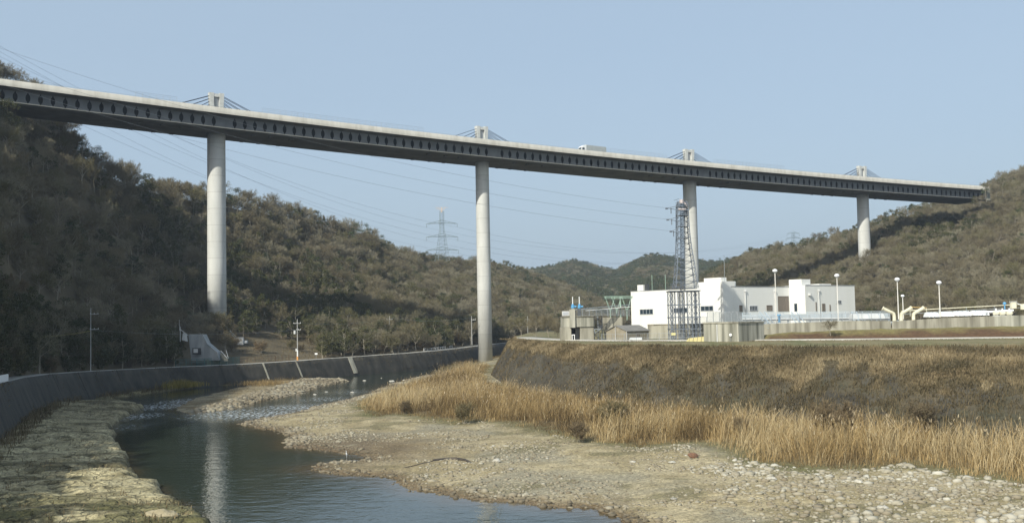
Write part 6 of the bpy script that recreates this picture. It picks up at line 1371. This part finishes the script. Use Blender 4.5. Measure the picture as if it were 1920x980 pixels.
def rock(px, py, s, label, matl, flat=.6, zz=None, name='boulder'):
    p = at_z(px, py, .6); z = bed_h(p.x, p.y) if zz is None else zz; p = at_z(px, py, max(z, 0)); r = np.random.default_rng(int(px*7+py)); bm_v = ico*(1+r.normal(size=(12, 1))*.2)*np.array([s, s*.8, s*flat])
    V = bm_v+np.array([p.x, p.y, z+s*flat*.35]); o = np_mesh(name, V, icf, matl, loc=(p.x, p.y, z)); tag(o, label, 'boulder')
    sb = o.modifiers.new('sub', 'SUBSURF'); sb.levels = 2; sb.render_levels = 2; sb.subdivision_type = 'CATMULL_CLARK'
    dm = o.modifiers.new('rough', 'DISPLACE'); tx = bpy.data.textures.new('rock', 'CLOUDS'); tx.noise_scale = s*.5; dm.texture = tx; dm.strength = s*.35; return o
M_rock = mat('pale_rock', (.36, .34, .28), .9, (.55, .53, .47), 2.5, .5, 6); M_rockd = mat('grey_rock', (.2, .19, .16), .9, (.34, .32, .27), 2, .5, 6)
for a in ((1300, 856, .75, 'rusty brown boulder lying where the gravel meets the reeds', M_rust, .5), (1186, 867, .42, 'cream block-like boulder alone on the smooth gravel', M_rock, .5), (1259, 867, .5, 'flat pale boulder left of the rusty brown one', M_rock, .35),
          (930, 865, .6, 'white boulder on the gravel right of the black hose', M_rock, .6), (957, 880, .42, 'dark grey flat boulder below the white one', M_rockd, .4), (1262, 936, .45, 'dark flat boulder in the middle of the gravel', M_rockd, .4),
          (1390, 879, .45, 'pale boulder at the left end of the stone field', M_rock, .6), (1447, 899, .6, 'big pale boulder at the upper left of the stone field', M_rock, .5), (1100, 968, .5, 'tan boulder standing in the water below the gravel', M_rock, .5), (1045, 957, .55, 'long tan boulder at the shallow water edge', M_rock, .35),
          (721, 920, .45, 'flat tan boulder just off the gravel in the water', M_rock, .3), (600, 880, .7, 'mossy boulder at the tip of the gravel by the inlet', M_rust, .4), (1610, 905, .5, 'pale blue-grey boulder in the middle of the stone field', M_rock, .6), (1750, 920, .55, 'whitish boulder at the right of the stone field', M_rock, .6), (1655, 953, .6, 'wide grey boulder near the bottom of the stone field', M_rock, .45)):
    rock(*a)
for k, (px, py, s) in enumerate(((683, 713, .7), (660, 735, .7), (715, 708, .5), (735, 714, .9), (760, 713, 1.1), (612, 734, .6), (590, 739, .7), (350, 768, .9))):
    rock(px, py, s, ['pale rock in the river, second left of the long bar of rocks', 'pale rock low in the blue riffle', 'small pale rock in the far river below the road wall', 'flat white rock in the far river', 'long flat white rock nearest the reeds in the far river', 'pale rock off the tip of the stone island', 'pale rock close to the stone island tip', 'pale rock at the left tip of the stone island'][k], M_rock, .35, -.12)
p = at_z(352, 975, .8); rock(300, 970, 1.6, 'large smooth tan boulder at the bottom of the rock shelf', mat('tan_rock', (.27, .23, .14), .9, (.36, .31, .2), 1.5, .4, 4), .35)

# black hose over a gravel mound
hp_ = [(735, 885), (760, 876), (790, 869), (812, 864), (835, 861), (855, 860), (872, 863), (886, 870)]; pts = []
for px, py in hp_:
    p = at_z(px, py, .9); z = bed_h(p.x, p.y); p = at_z(px, py, z+.1); pts.append(p)
mb = MB(); mb.tube(pts, .07, 7); 
for a, b_ in zip(pts[3:-1], pts[4:]): mb.rod(a+Vector((0, .2, .03)), b_+Vector((0, .2, .03)), .16, 8)
tag(mb.build('hose', M_pipeb, None), 'dark curved hose lying over the low gravel mound', 'hose')
# heron at the inlet
hb = at_z(650, 857, 0.0); z = max(bed_h(hb.x, hb.y), -.12); he = thing('heron', (hb.x, hb.y, z), 'grey heron standing upright in the brown shallow inlet', 'heron'); c = Vector((hb.x, hb.y, z))
mb = MB(); secs = [((0, 0, .36), .02), ((.02, 0, .40), .07), ((.01, 0, .50), .10), ((-.01, 0, .60), .09), ((-.03, 0, .66), .055), ((-.05, 0, .72), .035), ((-.02, 0, .79), .028), ((-.02, 0, .86), .028), ((-.04, 0, .90), .036), ((-.08, 0, .905), .03), ((-.12, 0, .90), .012), ((-.22, 0, .885), .003)]
n = 10; i0 = 0
for (p, r_) in secs:
    for k in range(n): a = 2*math.pi*k/n; mb.v.append(tuple(c+Vector(p)+Vector((math.cos(a)*r_, math.sin(a)*r_, 0)) if p[0] > -.06 else tuple(c+Vector(p)+Vector((0, math.cos(a)*r_, math.sin(a)*r_)))))
for j in range(len(secs)-1):
    for k in range(n): mb.f.append((j*n+k, j*n+(k+1) % n, (j+1)*n+(k+1) % n, (j+1)*n+k))
mb.rod(c+Vector((.02, .03, .0)), c+Vector((.01, .03, .4)), .010, 5); mb.rod(c+Vector((-.02, -.03, .0)), c+Vector((0, -.03, .4)), .010, 5)
mb.build('body', mat('pale_grey_feathers', (.55, .56, .57), .8), he, smooth=True)
mb = MB(); mb.prism([c+Vector((.03, -.09, .58)), c+Vector((.10, -.10, .40)), c+Vector((.12, -.08, .32)), c+Vector((.02, -.10, .42))], (0, .02, 0)); mb.build('wing', mat('slate_feathers', (.2, .22, .25), .8), he)

# ------------------------------------------------------------------ air
mb = MB(); mb.box((0, 1350, 85), (5000, 3500, 178)); M_haze = bpy.data.materials.new('air'); M_haze.use_nodes = True; t = M_haze.node_tree
t.nodes.remove(t.nodes['Principled BSDF']); pv = t.nodes.new('ShaderNodeVolumePrincipled'); pv.inputs['Color'].default_value = (.70, .83, 1, 1); pv.inputs['Density'].default_value = .00012; pv.inputs['Anisotropy'].default_value = .1
t.links.new(pv.outputs[0], t.nodes['Material Output'].inputs['Volume']); tag(mb.build('haze', M_haze), kind='stuff', label='thin bluish winter haze filling the valley', cat='haze')
